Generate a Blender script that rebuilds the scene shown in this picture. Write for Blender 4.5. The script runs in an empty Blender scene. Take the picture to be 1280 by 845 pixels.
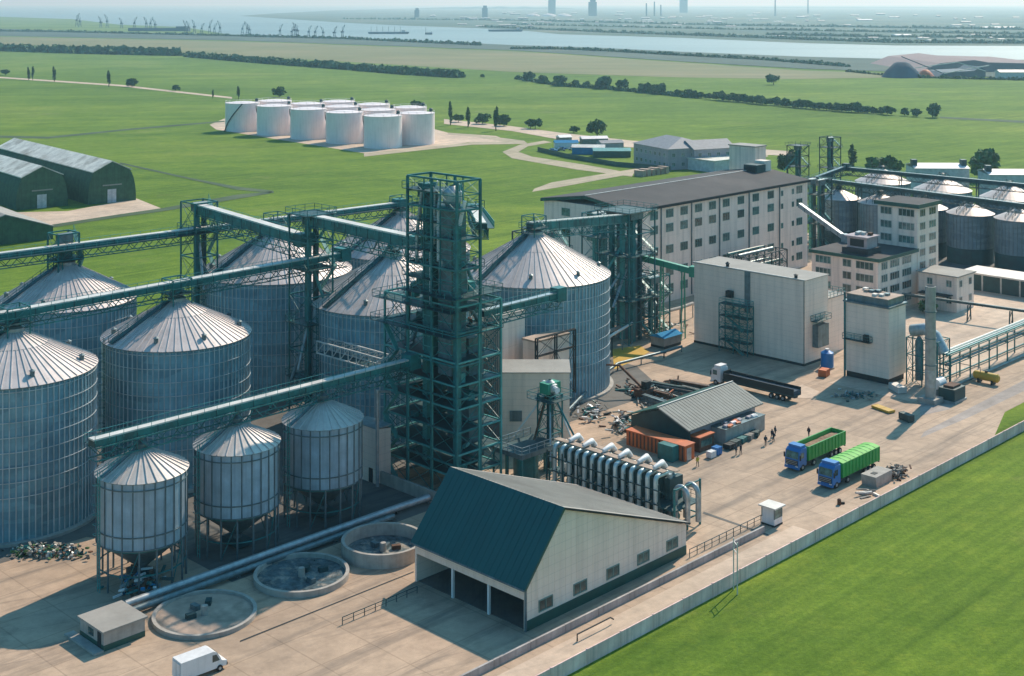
import bpy, math, random
from mathutils import Vector, Matrix
R = random.Random(7)
scene = bpy.context.scene
COL = scene.collection
FX, CH = 1669.0, 75.0            # focal length in photo pixels, drone height in metres
AX, AY = .7005, .7137            # the site's grid runs at about 45 degrees to the view
A0 = math.atan2(AY, AX)

def G(x, y, h=0):                # survey: photo pixel on height h -> world
    Y = FX*(CH-h)/(y-4); return ((x-640)*Y/FX, Y)
def ST(X, Y): return (X*AX+Y*AY, -X*AY+Y*AX)
def S(x, y, h=0): return ST(*G(x, y, h))
def W(s, t): return (s*AX-t*AY, s*AY+t*AX)

# ------------------------------------------------------------------ materials
def nodes(name):
    m = bpy.data.materials.new(name); m.use_nodes = True
    nt = m.node_tree
    return m, nt, nt.nodes['Principled BSDF']
def N(nt, t, **k):
    n = nt.nodes.new(t)
    for a, b in k.items():
        if a.startswith('i_'):
            n.inputs[a[2:].replace('_', ' ')].default_value = b
        else: setattr(n, a, b)
    return n
def coords(nt, scale=(1,1,1), rot=0, kind='Object'):
    tc = N(nt, 'ShaderNodeTexCoord'); mp = N(nt, 'ShaderNodeMapping')
    nt.links.new(tc.outputs[kind], mp.inputs[0])
    if rot:      # stretch along a turned axis
        mp.vector_type = 'TEXTURE'; mp.inputs['Scale'].default_value = tuple(1/q for q in scale); mp.inputs['Rotation'].default_value = (0,0,-rot)
    else: mp.inputs['Scale'].default_value = scale
    return mp.outputs[0]
def noise(nt, vec, scale, detail=4, rough=.6):
    n = N(nt, 'ShaderNodeTexNoise'); n.inputs['Scale'].default_value = scale
    n.inputs['Detail'].default_value = detail; n.inputs['Roughness'].default_value = rough
    nt.links.new(vec, n.inputs['Vector']); return n.outputs['Fac']
def ramp(nt, fac, stops):
    r = N(nt, 'ShaderNodeValToRGB'); e = r.color_ramp.elements
    while len(e) < len(stops): e.new(.5)
    for k, (p, c) in enumerate(stops):
        e[k].position = p; e[k].color = (*c, 1) if len(c) == 3 else c
    nt.links.new(fac, r.inputs[0]); return r.outputs[0]
def mix(nt, fac, a, b, mode='MIX'):
    m = N(nt, 'ShaderNodeMix', data_type='RGBA', blend_type=mode)
    def put(sock, v):
        if isinstance(v, bpy.types.NodeSocket): nt.links.new(v, sock)
        elif isinstance(v, (int, float)): sock.default_value = v
        else: sock.default_value = (*v, 1)
    put(m.inputs[0], fac); put(m.inputs[6], a); put(m.inputs[7], b)
    return m.outputs[2]
def sc3(c, f): return tuple(min(1, x*f) for x in c)

def M(name, col, rough=.7, metal=0, var=.25, scale=.6, streak=0, bump=0, dirt=None, per=0):
    """plain weathered surface: two noises, vertical streaks, dirt"""
    m, nt, p = nodes(name)
    v = coords(nt)
    c = ramp(nt, noise(nt, v, scale, 6), [(.3, sc3(col, 1-var)), (.7, sc3(col, 1+var*.6))])
    if streak:
        v2 = coords(nt, (1, 1, .06))
        f = ramp(nt, noise(nt, v2, 1.6, 5), [(.45, (1,1,1)), (.75, (1-streak,)*3)])
        c = mix(nt, 1, c, f, 'MULTIPLY')
    if dirt:
        f = ramp(nt, noise(nt, v, scale*.35, 5, .7), [(.5, (0,0,0)), (.72, (1,1,1))])
        c = mix(nt, f, c, dirt)
    if per:
        oi = N(nt, 'ShaderNodeObjectInfo')
        f = ramp(nt, oi.outputs['Random'], [(0, (1-per,)*3), (1, (1+per*.5,)*3)])
        c = mix(nt, 1, c, f, 'MULTIPLY')
    nt.links.new(c, p.inputs['Base Color'])
    p.inputs['Roughness'].default_value = rough; p.inputs['Metallic'].default_value = metal
    if bump:
        b = N(nt, 'ShaderNodeBump'); b.inputs['Strength'].default_value = bump
        nt.links.new(noise(nt, v, scale*5, 4), b.inputs['Height']); nt.links.new(b.outputs[0], p.inputs['Normal'])
    return m

def panel_wall(name, col, dz=1.1, dx=6.0, streak=.2, var=.08, line=.85):
    """insulated panel cladding: horizontal joints and stains"""
    m, nt, p = nodes(name)
    v = coords(nt)
    c = ramp(nt, noise(nt, v, .25, 6), [(.3, sc3(col, 1-var)), (.7, sc3(col, 1+var*.5))])
    v2 = coords(nt, (1, 1, .05))
    c = mix(nt, 1, c, ramp(nt, noise(nt, v2, .9, 6), [(.45, (1,1,1)), (.8, (1-streak,)*3)]), 'MULTIPLY')
    sx = N(nt, 'ShaderNodeSeparateXYZ'); nt.links.new(v, sx.inputs[0])
    def joint(sock, step, w):
        d = N(nt, 'ShaderNodeMath', operation='DIVIDE'); nt.links.new(sock, d.inputs[0]); d.inputs[1].default_value = step
        f = N(nt, 'ShaderNodeMath', operation='FRACT'); nt.links.new(d.outputs[0], f.inputs[0])
        l = N(nt, 'ShaderNodeMath', operation='LESS_THAN'); nt.links.new(f.outputs[0], l.inputs[0]); l.inputs[1].default_value = w/step
        return l.outputs[0]
    c = mix(nt, joint(sx.outputs[2], dz, .07), c, mix(nt, 1, c, (line,)*3, 'MULTIPLY'))
    nt.links.new(c, p.inputs['Base Color']); p.inputs['Roughness'].default_value = .65
    return m

def ribbed(name, col, n=180, metal=.5, rough=.45, axis='Z', bumpd=.06, per=.08, var=.2, bands=True):
    """corrugated galvanised sheet: fine corrugation as bump, sheets of different tone"""
    m, nt, p = nodes(name)
    v = coords(nt)
    c = ramp(nt, noise(nt, v, .35, 6), [(.3, sc3(col, 1-var)), (.7, sc3(col, 1+var))])
    c2 = noise(nt, coords(nt, (1, 1, .04)), 1.1, 6, .7)
    c = mix(nt, .8, c, ramp(nt, c2, [(.3, (.55,.6,.65)), (.6, (1.0,1.0,1.0)), (.75, (1.25,1.22,1.18))]), 'MULTIPLY')
    if bands:
        vb = coords(nt, (.16, .16, .85))
        vo = N(nt, 'ShaderNodeTexVoronoi'); vo.inputs['Scale'].default_value = 1.0
        nt.links.new(vb, vo.inputs['Vector'])
        bw = N(nt, 'ShaderNodeRGBToBW'); nt.links.new(vo.outputs['Color'], bw.inputs[0])
        c = mix(nt, .55, c, ramp(nt, bw.outputs[0], [(.2, (.62,.66,.7)), (.8, (1.2,1.18,1.15))]), 'MULTIPLY')
    oi = N(nt, 'ShaderNodeObjectInfo')
    c = mix(nt, 1, c, ramp(nt, oi.outputs['Random'], [(0, (1-per,)*3), (1, (1+per,)*3)]), 'MULTIPLY')
    nt.links.new(c, p.inputs['Base Color'])
    p.inputs['Metallic'].default_value = metal; p.inputs['Roughness'].default_value = rough
    wv = N(nt, 'ShaderNodeTexWave', wave_type='BANDS', bands_direction=axis)
    wv.inputs['Scale'].default_value = 2.2; nt.links.new(v, wv.inputs['Vector'])
    b = N(nt, 'ShaderNodeBump'); b.inputs['Strength'].default_value = .5; b.inputs['Distance'].default_value = bumpd
    nt.links.new(wv.outputs['Fac'], b.inputs['Height']); nt.links.new(b.outputs[0], p.inputs['Normal'])
    return m

def cone_mat(name, col):
    """silo roof: radial sheets, each with its own tone, and grime near the eave"""
    m, nt, p = nodes(name)
    v = coords(nt)
    g = N(nt, 'ShaderNodeTexGradient', gradient_type='RADIAL'); nt.links.new(v, g.inputs[0])
    mu = N(nt, 'ShaderNodeMath', operation='MULTIPLY'); nt.links.new(g.outputs['Fac'], mu.inputs[0]); mu.inputs[1].default_value = 60
    fl = N(nt, 'ShaderNodeMath', operation='FLOOR'); nt.links.new(mu.outputs[0], fl.inputs[0])
    wn = N(nt, 'ShaderNodeTexWhiteNoise', noise_dimensions='1D'); nt.links.new(fl.outputs[0], wn.inputs['W'])
    c = ramp(nt, noise(nt, v, .5, 6, .7), [(.3, sc3(col, .82)), (.7, sc3(col, 1.12))])
    c = mix(nt, .8, c, ramp(nt, wn.outputs['Value'], [(0, (.9,.89,.88)), (1, (1.07,1.07,1.07))]), 'MULTIPLY')
    c = mix(nt, 1, c, ramp(nt, noise(nt, v, .12, 5, .7), [(.45, (1,1,1)), (.7, (.78,.76,.74))]), 'MULTIPLY')
    nt.links.new(c, p.inputs['Base Color'])
    p.inputs['Metallic'].default_value = .15; p.inputs['Roughness'].default_value = .5
    return m

def ground_grass():
    m, nt, p = nodes('grass_field')
    v = coords(nt)
    v = coords(nt, (1,1,1), 0)
    # broad patches
    c = ramp(nt, noise(nt, v, .004, 8, .62), [(.32, (.10,.175,.024)), (.5, (.15,.235,.032)), (.68, (.23,.285,.052))])
    # mowing / drilling lines: noise stretched along the site's grid
    v2 = coords(nt, (.011, .45, 1), -A0)
    c = mix(nt, .75, c, ramp(nt, noise(nt, v2, 1.0, 6, .65), [(.3, (.62,.68,.6)), (.7, (1.4,1.28,1.2))]), 'MULTIPLY')
    v4 = coords(nt, (.003, .055, 1), -.15)
    c = mix(nt, .7, c, ramp(nt, noise(nt, v4, 1.0, 6, .6), [(.35, (.72,.8,.75)), (.7, (1.22,1.14,1.0))]), 'MULTIPLY')
    c = mix(nt, .8, c, ramp(nt, noise(nt, v, .05, 8, .7), [(.3, (.72,.78,.7)), (.7, (1.2,1.15,1.1))]), 'MULTIPLY')
    c = mix(nt, .9, c, ramp(nt, noise(nt, v, 1.3, 6, .85), [(.3, (.55,.62,.55)), (.7, (1.4,1.32,1.25))]), 'MULTIPLY')
    c = mix(nt, .9, c, ramp(nt, noise(nt, v, .22, 6, .75), [(.3, (.72,.82,.7)), (.55, (1,1,1)), (.72, (1.4,1.2,1.15))]), 'MULTIPLY')
    # bare, yellowed patches
    c = mix(nt, ramp(nt, noise(nt, v, .017, 9, .75), [(.58, (0,0,0)), (.75, (.55,.55,.55))]), c, (.27,.24,.09))
    # distance haze painted into the grass colour: bluer away from the works
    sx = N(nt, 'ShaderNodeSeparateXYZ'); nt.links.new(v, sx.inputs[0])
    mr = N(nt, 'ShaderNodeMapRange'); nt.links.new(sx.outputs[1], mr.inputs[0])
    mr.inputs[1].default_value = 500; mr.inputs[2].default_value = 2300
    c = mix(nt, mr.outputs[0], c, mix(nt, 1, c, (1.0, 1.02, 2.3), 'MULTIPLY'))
    nt.links.new(c, p.inputs['Base Color']); p.inputs['Roughness'].default_value = .95
    p.inputs['Specular IOR Level'].default_value = .1
    b = N(nt, 'ShaderNodeBump'); b.inputs['Strength'].default_value = .6; b.inputs['Distance'].default_value = .3
    nt.links.new(noise(nt, v, 2.5, 5, .8), b.inputs['Height']); nt.links.new(b.outputs[0], p.inputs['Normal'])
    return m

def field_mat(name, c1, c2, c3, sc=.01, alpha_edge=False):
    m, nt, p = nodes(name)
    v = coords(nt)
    c = ramp(nt, noise(nt, v, sc, 8, .65), [(.3, c1), (.5, c2), (.7, c3)])
    c = mix(nt, .7, c, ramp(nt, noise(nt, coords(nt, (.002, .03, 1), .1), 1, 6), [(.3, (.75,.78,.8)), (.7, (1.2,1.18,1.1))]), 'MULTIPLY')
    nt.links.new(c, p.inputs['Base Color']); p.inputs['Roughness'].default_value = .95
    return m

def concrete(name, base, dark, lines=True):
    m, nt, p = nodes(name)
    v = coords(nt)
    c = ramp(nt, noise(nt, v, .045, 8, .62), [(.3, sc3(base, .78)), (.5, base), (.7, sc3(base, 1.18))])
    # tyre marks and wet streaks along the traffic lanes
    f = noise(nt, coords(nt, (.02, .28, 1), -A0), 1, 7, .65)
    c = mix(nt, ramp(nt, f, [(.5, (0,0,0)), (.66, (.75,.75,.75))]), c, dark)
    f = noise(nt, coords(nt, (.03, .9, 1), -A0+.35), 1, 6, .6)
    c = mix(nt, ramp(nt, f, [(.56, (0,0,0)), (.72, (.5,.5,.5))]), c, sc3(dark, .9))
    f = noise(nt, v, .35, 7, .75)
    c = mix(nt, .8, c, ramp(nt, f, [(.3, (.72,.72,.72)), (.7, (1.2,1.2,1.2))]), 'MULTIPLY')
    f = noise(nt, v, .11, 6, .7)
    c = mix(nt, ramp(nt, f, [(.6, (0,0,0)), (.74, (.7,.7,.7))]), c, sc3(dark, .7))
    if lines:
        br = N(nt, 'ShaderNodeTexBrick'); br.offset = 0
        nt.links.new(coords(nt, (1,1,1), -A0), br.inputs['Vector'])
        br.inputs['Scale'].default_value = .14; br.inputs['Mortar Size'].default_value = .013
        br.inputs['Brick Width'].default_value = 1; br.inputs['Row Height'].default_value = 1
        br.inputs['Color1'].default_value = (1,1,1,1); br.inputs['Color2'].default_value = (.80,.80,.80,1)
        br.inputs['Mortar'].default_value = (.35,.33,.3,1)
        c = mix(nt, .38, c, br.outputs['Color'], 'MULTIPLY')
    nt.links.new(c, p.inputs['Base Color']); p.inputs['Roughness'].default_value = .85
    b = N(nt, 'ShaderNodeBump'); b.inputs['Strength'].default_value = .3; b.inputs['Distance'].default_value = .05
    nt.links.new(noise(nt, v, 2, 5), b.inputs['Height']); nt.links.new(b.outputs[0], p.inputs['Normal'])
    return m

def leaf_mat(name, c1, c2):
    m, nt, p = nodes(name)
    v = coords(nt)
    c = ramp(nt, noise(nt, v, .8, 5, .7), [(.35, c1), (.65, c2)])
    nt.links.new(c, p.inputs['Base Color']); p.inputs['Roughness'].default_value = .9
    return m

def glass_mat(name, col):
    m, nt, p = nodes(name)
    v = coords(nt)
    c = ramp(nt, noise(nt, v, .9, 3), [(.35, sc3(col, .5)), (.65, sc3(col, 1.6))])
    oi = N(nt, 'ShaderNodeObjectInfo')
    c = mix(nt, 1, c, ramp(nt, oi.outputs['Random'], [(0, (.4,.4,.4)), (1, (2,2,2))]), 'MULTIPLY')
    nt.links.new(c, p.inputs['Base Color'])
    p.inputs['Roughness'].default_value = .15; p.inputs['Specular IOR Level'].default_value = .8
    return m

MT = {}
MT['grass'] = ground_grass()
MT['yard'] = concrete('yard_concrete', (.49,.345,.235), (.21,.16,.12))
MT['greylane'] = concrete('grey_worn_lane', (.36,.30,.26), (.2,.17,.15), False)
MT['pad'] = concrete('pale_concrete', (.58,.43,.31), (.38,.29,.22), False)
MT['dirt'] = concrete('sandy_dirt', (.42,.33,.22), (.25,.24,.12), False)
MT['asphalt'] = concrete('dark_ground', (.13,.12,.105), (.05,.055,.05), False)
MT['tan'] = field_mat('stubble_field', (.13,.145,.045), (.18,.175,.065), (.24,.2,.095), .004)
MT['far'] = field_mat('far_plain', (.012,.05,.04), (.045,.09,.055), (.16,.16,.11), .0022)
MT['ditch'] = field_mat('ditch_weeds', (.025,.05,.018), (.05,.085,.03), (.09,.12,.05), .08)
MT['marsh'] = field_mat('marsh_bank', (.03,.06,.045), (.05,.085,.06), (.10,.12,.09), .006)
MT['cream'] = panel_wall('cream_cladding', (.96,.74,.60))
MT['cream2'] = panel_wall('grey_cream_cladding', (.92,.74,.62), 3.3, streak=.35)
MT['white'] = M('white_paint', (.8,.77,.74), .5, var=.08, streak=.15)
MT['tankwhite'] = M('white_tank_paint', (.98,.81,.76), .45, var=.07, streak=.14, scale=.2, per=.06)
MT['greyroof'] = M('grey_roofing', (.34,.315,.275), .8, var=.18, scale=.2, streak=.1)
MT['canopyroof'] = M('grey_green_sheet_roof', (.17,.19,.17), .7, var=.2, scale=.3, streak=.15)
MT['milroof'] = M('charcoal_roofing_felt', (.055,.05,.05), .9, var=.3, scale=.12, dirt=(.095,.08,.075))
MT['greenroof'] = M('dark_green_sheet_roof', (.003,.085,.080), .5, var=.12, scale=.3)
MT['greentrim'] = M('green_trim', (.012,.085,.065), .5)
MT['teal'] = M('teal_painted_steel', (.012,.17,.165), .5, var=.35, scale=.9, dirt=(.02,.06,.06))
MT['pipegrey'] = M('silvery_green_pipe', (.52,.62,.60), .35, .35, var=.25, scale=1)
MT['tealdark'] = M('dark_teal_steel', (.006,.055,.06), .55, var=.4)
MT['teallight'] = M('pale_green_steel', (.07,.32,.29), .5, var=.3)
MT['green'] = M('bright_green_duct', (.03,.28,.17), .45, var=.15)
MT['galv'] = M('galvanised_steel', (.42,.45,.45), .4, .4, var=.3, scale=1.2)
MT['galvd'] = M('dull_galvanised', (.16,.22,.235), .45, .4, var=.35, scale=.8, streak=.3)
MT['belt'] = M('pale_conveyor_hood', (.66,.62,.56), .55, .1, var=.25, scale=.4)
MT['silo'] = ribbed('silo_wall_sheet', (.24,.42,.47), metal=.4, rough=.36)
MT['silorib'] = M('silo_stiffener', (.62,.66,.66), .45, .2, var=.3, scale=.4, streak=.3)
MT['siloroof'] = cone_mat('silo_roof_sheet', (.70,.59,.54))
MT['roofrib'] = M('silo_roof_rib', (.66,.58,.54), .5, .1)
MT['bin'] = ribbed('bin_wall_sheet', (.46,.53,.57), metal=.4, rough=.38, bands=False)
MT['bin_roof'] = cone_mat('bin_roof_sheet', (.70,.61,.54))
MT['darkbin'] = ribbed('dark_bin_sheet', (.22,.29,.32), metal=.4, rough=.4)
MT['glass'] = glass_mat('window_glass', (.05,.10,.09))
MT['frame'] = M('window_frame', (.16,.26,.22), .6)
MT['framew'] = M('white_window_frame', (.55,.5,.45), .6)
MT['dark'] = M('dark_steel', (.012,.02,.022), .7)  # even near-black tone for doors, frames and fittings
MT['black'] = M('black_rubber', (.012,.012,.012), .8)
MT['orange'] = M('orange_sheet', (.62,.14,.035), .6, var=.25, dirt=(.33,.10,.04))
MT['rust'] = M('rusty_steel', (.13,.062,.035), .85, var=.5, scale=1.5)
MT['blue'] = M('blue_lorry_paint', (.008,.17,.46), .4, var=.1)
MT['trgreen'] = M('green_lorry_body', (.02,.36,.06), .45, var=.1)
MT['tarp'] = M('light_green_tarpaulin', (.17,.52,.09), .7, var=.15, scale=.8)
MT['grain'] = M('grain_load', (.28,.17,.10), .95, var=.25, scale=2)
MT['yellow'] = M('yellow_paint', (.55,.33,.03), .5, var=.15)
MT['bluebox'] = M('blue_sheet', (.01,.22,.42), .95)
MT['concretew'] = M('grey_concrete_panel', (.98,.61,.55), .85, var=.22, scale=.4, streak=.35, per=.12)
MT['rampwall'] = M('ramp_concrete', (.42,.38,.35), .85, var=.25, scale=.4, streak=.3)
MT['basin'] = M('basin_concrete', (.42,.38,.33), .85, var=.25, scale=.7, streak=.2)
MT['sludge'] = M('basin_sediment', (.45,.33,.25), .9, var=.25, scale=.5, dirt=(.2,.16,.12))
MT['shadefloor'] = M('shaded_basin_floor', (.10,.14,.15), .25, var=.7, scale=1.3, dirt=(.50,.42,.33))  # shade over the basins painted as dark base; tan patches are debris
MT['water'] = M('basin_water', (.09,.15,.17), .12, var=.4, scale=.4)
MT['pink'] = M('brick_render', (.42,.36,.37), .8, var=.15, streak=.2)
MT['lilacroof'] = M('slate_roof', (.22,.23,.25), .7, var=.2)
MT['barngreen'] = M('dark_green_barn_sheet', (.05,.12,.06), .75, var=.35, scale=.5, streak=.3)
MT['barnroof'] = M('pale_barn_roof', (.75,.72,.62), .8, var=.3, scale=.25, dirt=(.27,.23,.17))
MT['leaf'] = leaf_mat('tree_leaves', (.03,.08,.028), (.08,.16,.05))
MT['leaf2'] = leaf_mat('bush_leaves', (.035,.10,.035), (.10,.19,.06))
MT['bark'] = M('bark', (.05,.04,.03), .9)
MT['skin'] = M('skin', (.40,.24,.17), .7)
MT['trouser'] = M('dark_cloth', (.02,.025,.04), .9)
MT['jacket'] = M('work_jacket', (.05,.07,.08), .9)
MT['hivis'] = M('yellow_vest', (.6,.5,.06), .8)
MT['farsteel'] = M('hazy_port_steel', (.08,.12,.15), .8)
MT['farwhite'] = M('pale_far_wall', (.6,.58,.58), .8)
MT['pinkheap'] = M('reddish_ore_heap', (.30,.22,.21), .95, var=.15, scale=.01)
MT['darkheap'] = M('dark_blue_heap', (.05,.08,.11), .95, var=.3, scale=.02)
MT['stone'] = M('rubble', (.30,.27,.23), .9, var=.35)

# river water
m, nt, p = nodes('river_water')
p.inputs['Base Color'].default_value = (.10,.17,.19,1); p.inputs['Roughness'].default_value = .5
c = ramp(nt, noise(nt, coords(nt, (.0006,.004,1)), 1, 6), [(.3, (.15,.22,.22)), (.7, (.24,.31,.30))])
nt.links.new(c, p.inputs['Base Color'])
b = N(nt, 'ShaderNodeBump'); b.inputs['Strength'].default_value = .3; b.inputs['Distance'].default_value = .6
nt.links.new(noise(nt, coords(nt), .05, 6), b.inputs['Height']); nt.links.new(b.outputs[0], p.inputs['Normal'])
MT['river'] = m

# ------------------------------------------------------------------ mesh builder
class MB:
    def __init__(s): s.v = []; s.f = []; s.m = []; s.mats = []
    def mi(s, m):
        if m not in s.mats: s.mats.append(m)
        return s.mats.index(m)
    def add(s, vs, fs, m):
        o = len(s.v); s.v += [tuple(v) for v in vs]; k = s.mi(m)
        for f in fs: s.f.append([i+o for i in f]); s.m.append(k)
        return s
    def box(s, x0, x1, y0, y1, z0, z1, m):
        return s.add([(x0,y0,z0),(x1,y0,z0),(x1,y1,z0),(x0,y1,z0),(x0,y0,z1),(x1,y0,z1),(x1,y1,z1),(x0,y1,z1)],
              [(0,3,2,1),(4,5,6,7),(0,1,5,4),(1,2,6,5),(2,3,7,6),(3,0,4,7)], m)
    def beam(s, p, q, w, m, h=None):
        p, q = Vector(p), Vector(q); d = q-p
        if d.length < 1e-6: return s
        d.normalize(); h = h or w
        up = Vector((0,0,1)) if abs(d.z) < .99 else Vector((1,0,0))
        a = d.cross(up).normalized()*w/2; b = a.normalized().cross(d).normalized()*h/2
        vs = [p-a-b, p+a-b, p+a+b, p-a+b, q-a-b, q+a-b, q+a+b, q-a+b]
        return s.add(vs, [(0,1,2,3),(7,6,5,4),(4,5,1,0),(5,6,2,1),(6,7,3,2),(7,4,0,3)], m)
    def tube(s, pts, r, m, n=8, cap=True):
        pts = [Vector(p) for p in pts]; rs = r if isinstance(r, (list, tuple)) else [r]*len(pts)
        vs, fs = [], []
        for i, p in enumerate(pts):
            d = (pts[min(i+1, len(pts)-1)]-pts[max(i-1, 0)]).normalized()
            up = Vector((0,0,1)) if abs(d.z) < .95 else Vector((1,0,0))
            a = d.cross(up).normalized(); b = a.cross(d).normalized()
            if i and (a.dot(pa) < 0): a, b = -a, -b
            if i and abs(a.dot(pa)) < .5:
                a = (pa - d*pa.dot(d)).normalized(); b = a.cross(d).normalized()
            pa = a
            for k in range(n):
                t = 2*math.pi*k/n; vs.append(p+(a*math.cos(t)+b*math.sin(t))*rs[i])
        for i in range(len(pts)-1):
            for k in range(n):
                k2 = (k+1) % n; fs.append((i*n+k, i*n+k2, (i+1)*n+k2, (i+1)*n+k))
        if cap: fs += [tuple(range(n))[::-1], tuple(range((len(pts)-1)*n, len(pts)*n))]
        return s.add(vs, fs, m)
    def lathe(s, prof, m, n=48, cx=0, cy=0, cap=False):
        vs, fs = [], []
        for (r, z) in prof:
            for k in range(n):
                t = 2*math.pi*k/n; vs.append((cx+r*math.cos(t), cy+r*math.sin(t), z))
        for i in range(len(prof)-1):
            for k in range(n):
                k2 = (k+1) % n; fs.append((i*n+k, i*n+k2, (i+1)*n+k2, (i+1)*n+k))
        if cap: fs += [tuple(range(n))[::-1], tuple(range((len(prof)-1)*n, len(prof)*n))]
        return s.add(vs, fs, m)
    def poly(s, pts, m): return s.add(pts, [tuple(range(len(pts)))], m)
    def prism(s, prof, y0, y1, m, ax='y'):      # profile (u,z) extruded along y (or x)
        n = len(prof); f = (lambda u, z, w: (u, w, z)) if ax == 'y' else (lambda u, z, w: (w, u, z))
        vs = [f(u, z, y0) for u, z in prof]+[f(u, z, y1) for u, z in prof]
        fs = [(k, (k+1) % n, (k+1) % n+n, k+n) for k in range(n)]+[tuple(range(n))[::-1], tuple(range(n, 2*n))]
        return s.add(vs, fs, m)
    def rail(s, pts, m, h=1.1, w=.07, step=2.0, mid=True):
        for p, q in zip(pts, pts[1:]):
            p, q = Vector(p), Vector(q); L = (q-p).length; n = max(1, int(L/step))
            up = Vector((0,0,h))
            s.beam(p+up, q+up, w, m)
            if mid: s.beam(p+up*.5, q+up*.5, w*.7, m)
            for k in range(n+1):
                c = p.lerp(q, k/n); s.beam(c, c+up, w, m)
        return s
    def mesh(s, name, smooth=False):
        me = bpy.data.meshes.new(name); me.from_pydata(s.v, [], s.f)
        for m in s.mats: me.materials.append(MT[m])
        me.polygons.foreach_set('material_index', s.m)
        if smooth: me.polygons.foreach_set('use_smooth', [True]*len(me.polygons))
        me.update(); return me
    def build(s, name, parent=None, smooth=False, loc=(0,0,0), rz=0):
        me = s.mesh(name, smooth)
        if smooth:
            import bmesh
            bm = bmesh.new(); bm.from_mesh(me)
            for e in bm.edges:
                if len(e.link_faces) == 2 and e.calc_face_angle(0) > .6: e.smooth = False
            bm.to_mesh(me); bm.free()
        return put(name, me, parent, loc, rz)
def put(name, me, parent=None, loc=(0,0,0), rz=0):
    o = bpy.data.objects.new(name, me); COL.objects.link(o)
    o.parent = parent; o.location = loc; o.rotation_euler.z = rz
    return o
def thing(name, label, cat, s, t, z=0, rz=0, group=None, grid=True):
    """Empty at the thing's base; s,t are site coordinates (rz relative to the grid) or world ones"""
    o = bpy.data.objects.new(name, None); COL.objects.link(o)
    x, y = W(s, t) if grid else (s, t)
    o.location = (x, y, z); o.rotation_euler.z = rz+(A0 if grid else 0)
    o.empty_display_size = .5
    o['label'] = label; o['category'] = cat
    if group: o['group'] = group
    return o
def tag(o, label, cat, group=None):
    o['label'] = label; o['category'] = cat
    if group: o['group'] = group
    return o
def struct(o): o['kind'] = 'structure'; return o
def dup(root, s, t, z=0, rz=0, label=None, group=None, grid=True, scale=None):
    r = root.copy(); COL.objects.link(r)
    x, y = W(s, t) if grid else (s, t)
    r.location = (x, y, z); r.rotation_euler.z = rz+(A0 if grid else 0)
    if scale: r.scale = scale if isinstance(scale, tuple) else (scale,)*3
    if label: r['label'] = label
    if group: r['group'] = group
    def rec(a, b):
        for ch in list(a.children):
            c = ch.copy(); COL.objects.link(c); c.parent = b; rec(ch, c)
    rec(root, r); return r
def sheet(name, pts, z, mat, pix=True, z0=None):
    mb = MB(); P = []
    for q in pts:
        X, Y = G(*q) if pix else W(*q); P.append((X, Y, z))
    a = sum(P[i][0]*P[(i+1) % len(P)][1]-P[(i+1) % len(P)][0]*P[i][1] for i in range(len(P)))
    if a < 0: P.reverse()
    mb.poly(P, mat); return struct(mb.build(name))

# ------------------------------------------------------------------ ground, water
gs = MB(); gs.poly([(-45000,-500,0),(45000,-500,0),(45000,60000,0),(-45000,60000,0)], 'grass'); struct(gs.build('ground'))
sheet('stubble_field', [(-400,44),(0,46),(300,52),(640,64),(850,78),(1000,88),(1120,92),(1120,97),(1000,99),(850,97),(640,90),(430,77),(230,67),(0,58),(-400,50)], .15, 'tan')
sheet('river', [(-900,8),(-300,7.4),(640,7.0),(1500,7.0),(2600,7.4),(2600,76),(1280,75),(1100,73.5),(1000,71),(853,65),(740,60),(640,57),(520,51),(430,48),(285,43),(230,34),(150,31),(90,24),(0,21),(-300,18),(-900,16)], .3, 'river')
sheet('far_shore', [(300,20),(420,28),(500,32),(640,37),(700,43),(853,47.5),(1000,54),(1120,57),(1280,57.5),(2400,59),(2400,7.2),(1200,6.8),(640,7),(420,13),(340,17)], .6, 'far')
sheet('marsh', [(-300,33),(0,36),(60,38),(230,42),(430,47.5),(520,51),(640,56.5),(740,59.5),(853,65),(1000,71),(1100,74),(1300,76),(1300,100),(1120,90),(1000,86),(850,77),(640,63),(300,51),(0,45),(-300,42)], .45, 'marsh')
# yard (site coordinates)
sheet('yard', [(-40,100),(420,100),(420,235),(252,240),(232,247),(-40,247)], .02, 'yard', pix=False)
sheet('silo_apron', [(98,163),(137,163),(160,160),(205,160),(215,175),(215,243),(70,243),(70,174),(92,174)], .03, 'asphalt', pix=False)
sheet('bin_shade_strip', [(98,147),(136,147),(136,163),(98,163)], .03, 'asphalt', pix=False)  # dark sheet painting the shade under the small bins
sheet('loading_pad', [(232,122),(400,122),(400,170),(262,170),(262,140),(232,140)], .032, 'pad', pix=False)
sheet('drain_channel', [(300,801.2),(517,714.4),(517,715.8),(300,803)], .05, 'dark')
sheet('tar_patch', [(880,640),(960,668),(962,670.5),(878,642)], .05, 'asphalt')
sheet('oil_stained_lane', [(1155,540),(1290,470),(1290,484),(1215,520),(1150,548)], .028, 'greylane')
sheet('oil_stained_pad', [(1150,520),(1186,512),(1200,500),(1176,492),(1150,505)], .034, 'greylane')
sheet('pale_lot', [(1130,395),(1180,372),(1275,392),(1290,400),(1180,428),(1128,415)], .055, 'pad')
sheet('far_shade_sheet', [(1015,345),(1180,338),(1340,372),(1340,300),(1015,275)], .05, 'asphalt')  # dark ground sheet that paints the shadow around the far silos
sheet('grass_verge', [(224,102.5),(420,102.5),(420,108.5),(238,107)], .03, 'grass', pix=False)
sheet('outer_strip', [(60,101),(165,101),(165,105.4),(60,105.4)], .045, 'pad', pix=False)
sheet('warehouse_apron', [(0,266),(0,291),(20,290),(205,262),(170,248),(85,264)], .06, 'pad')
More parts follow.
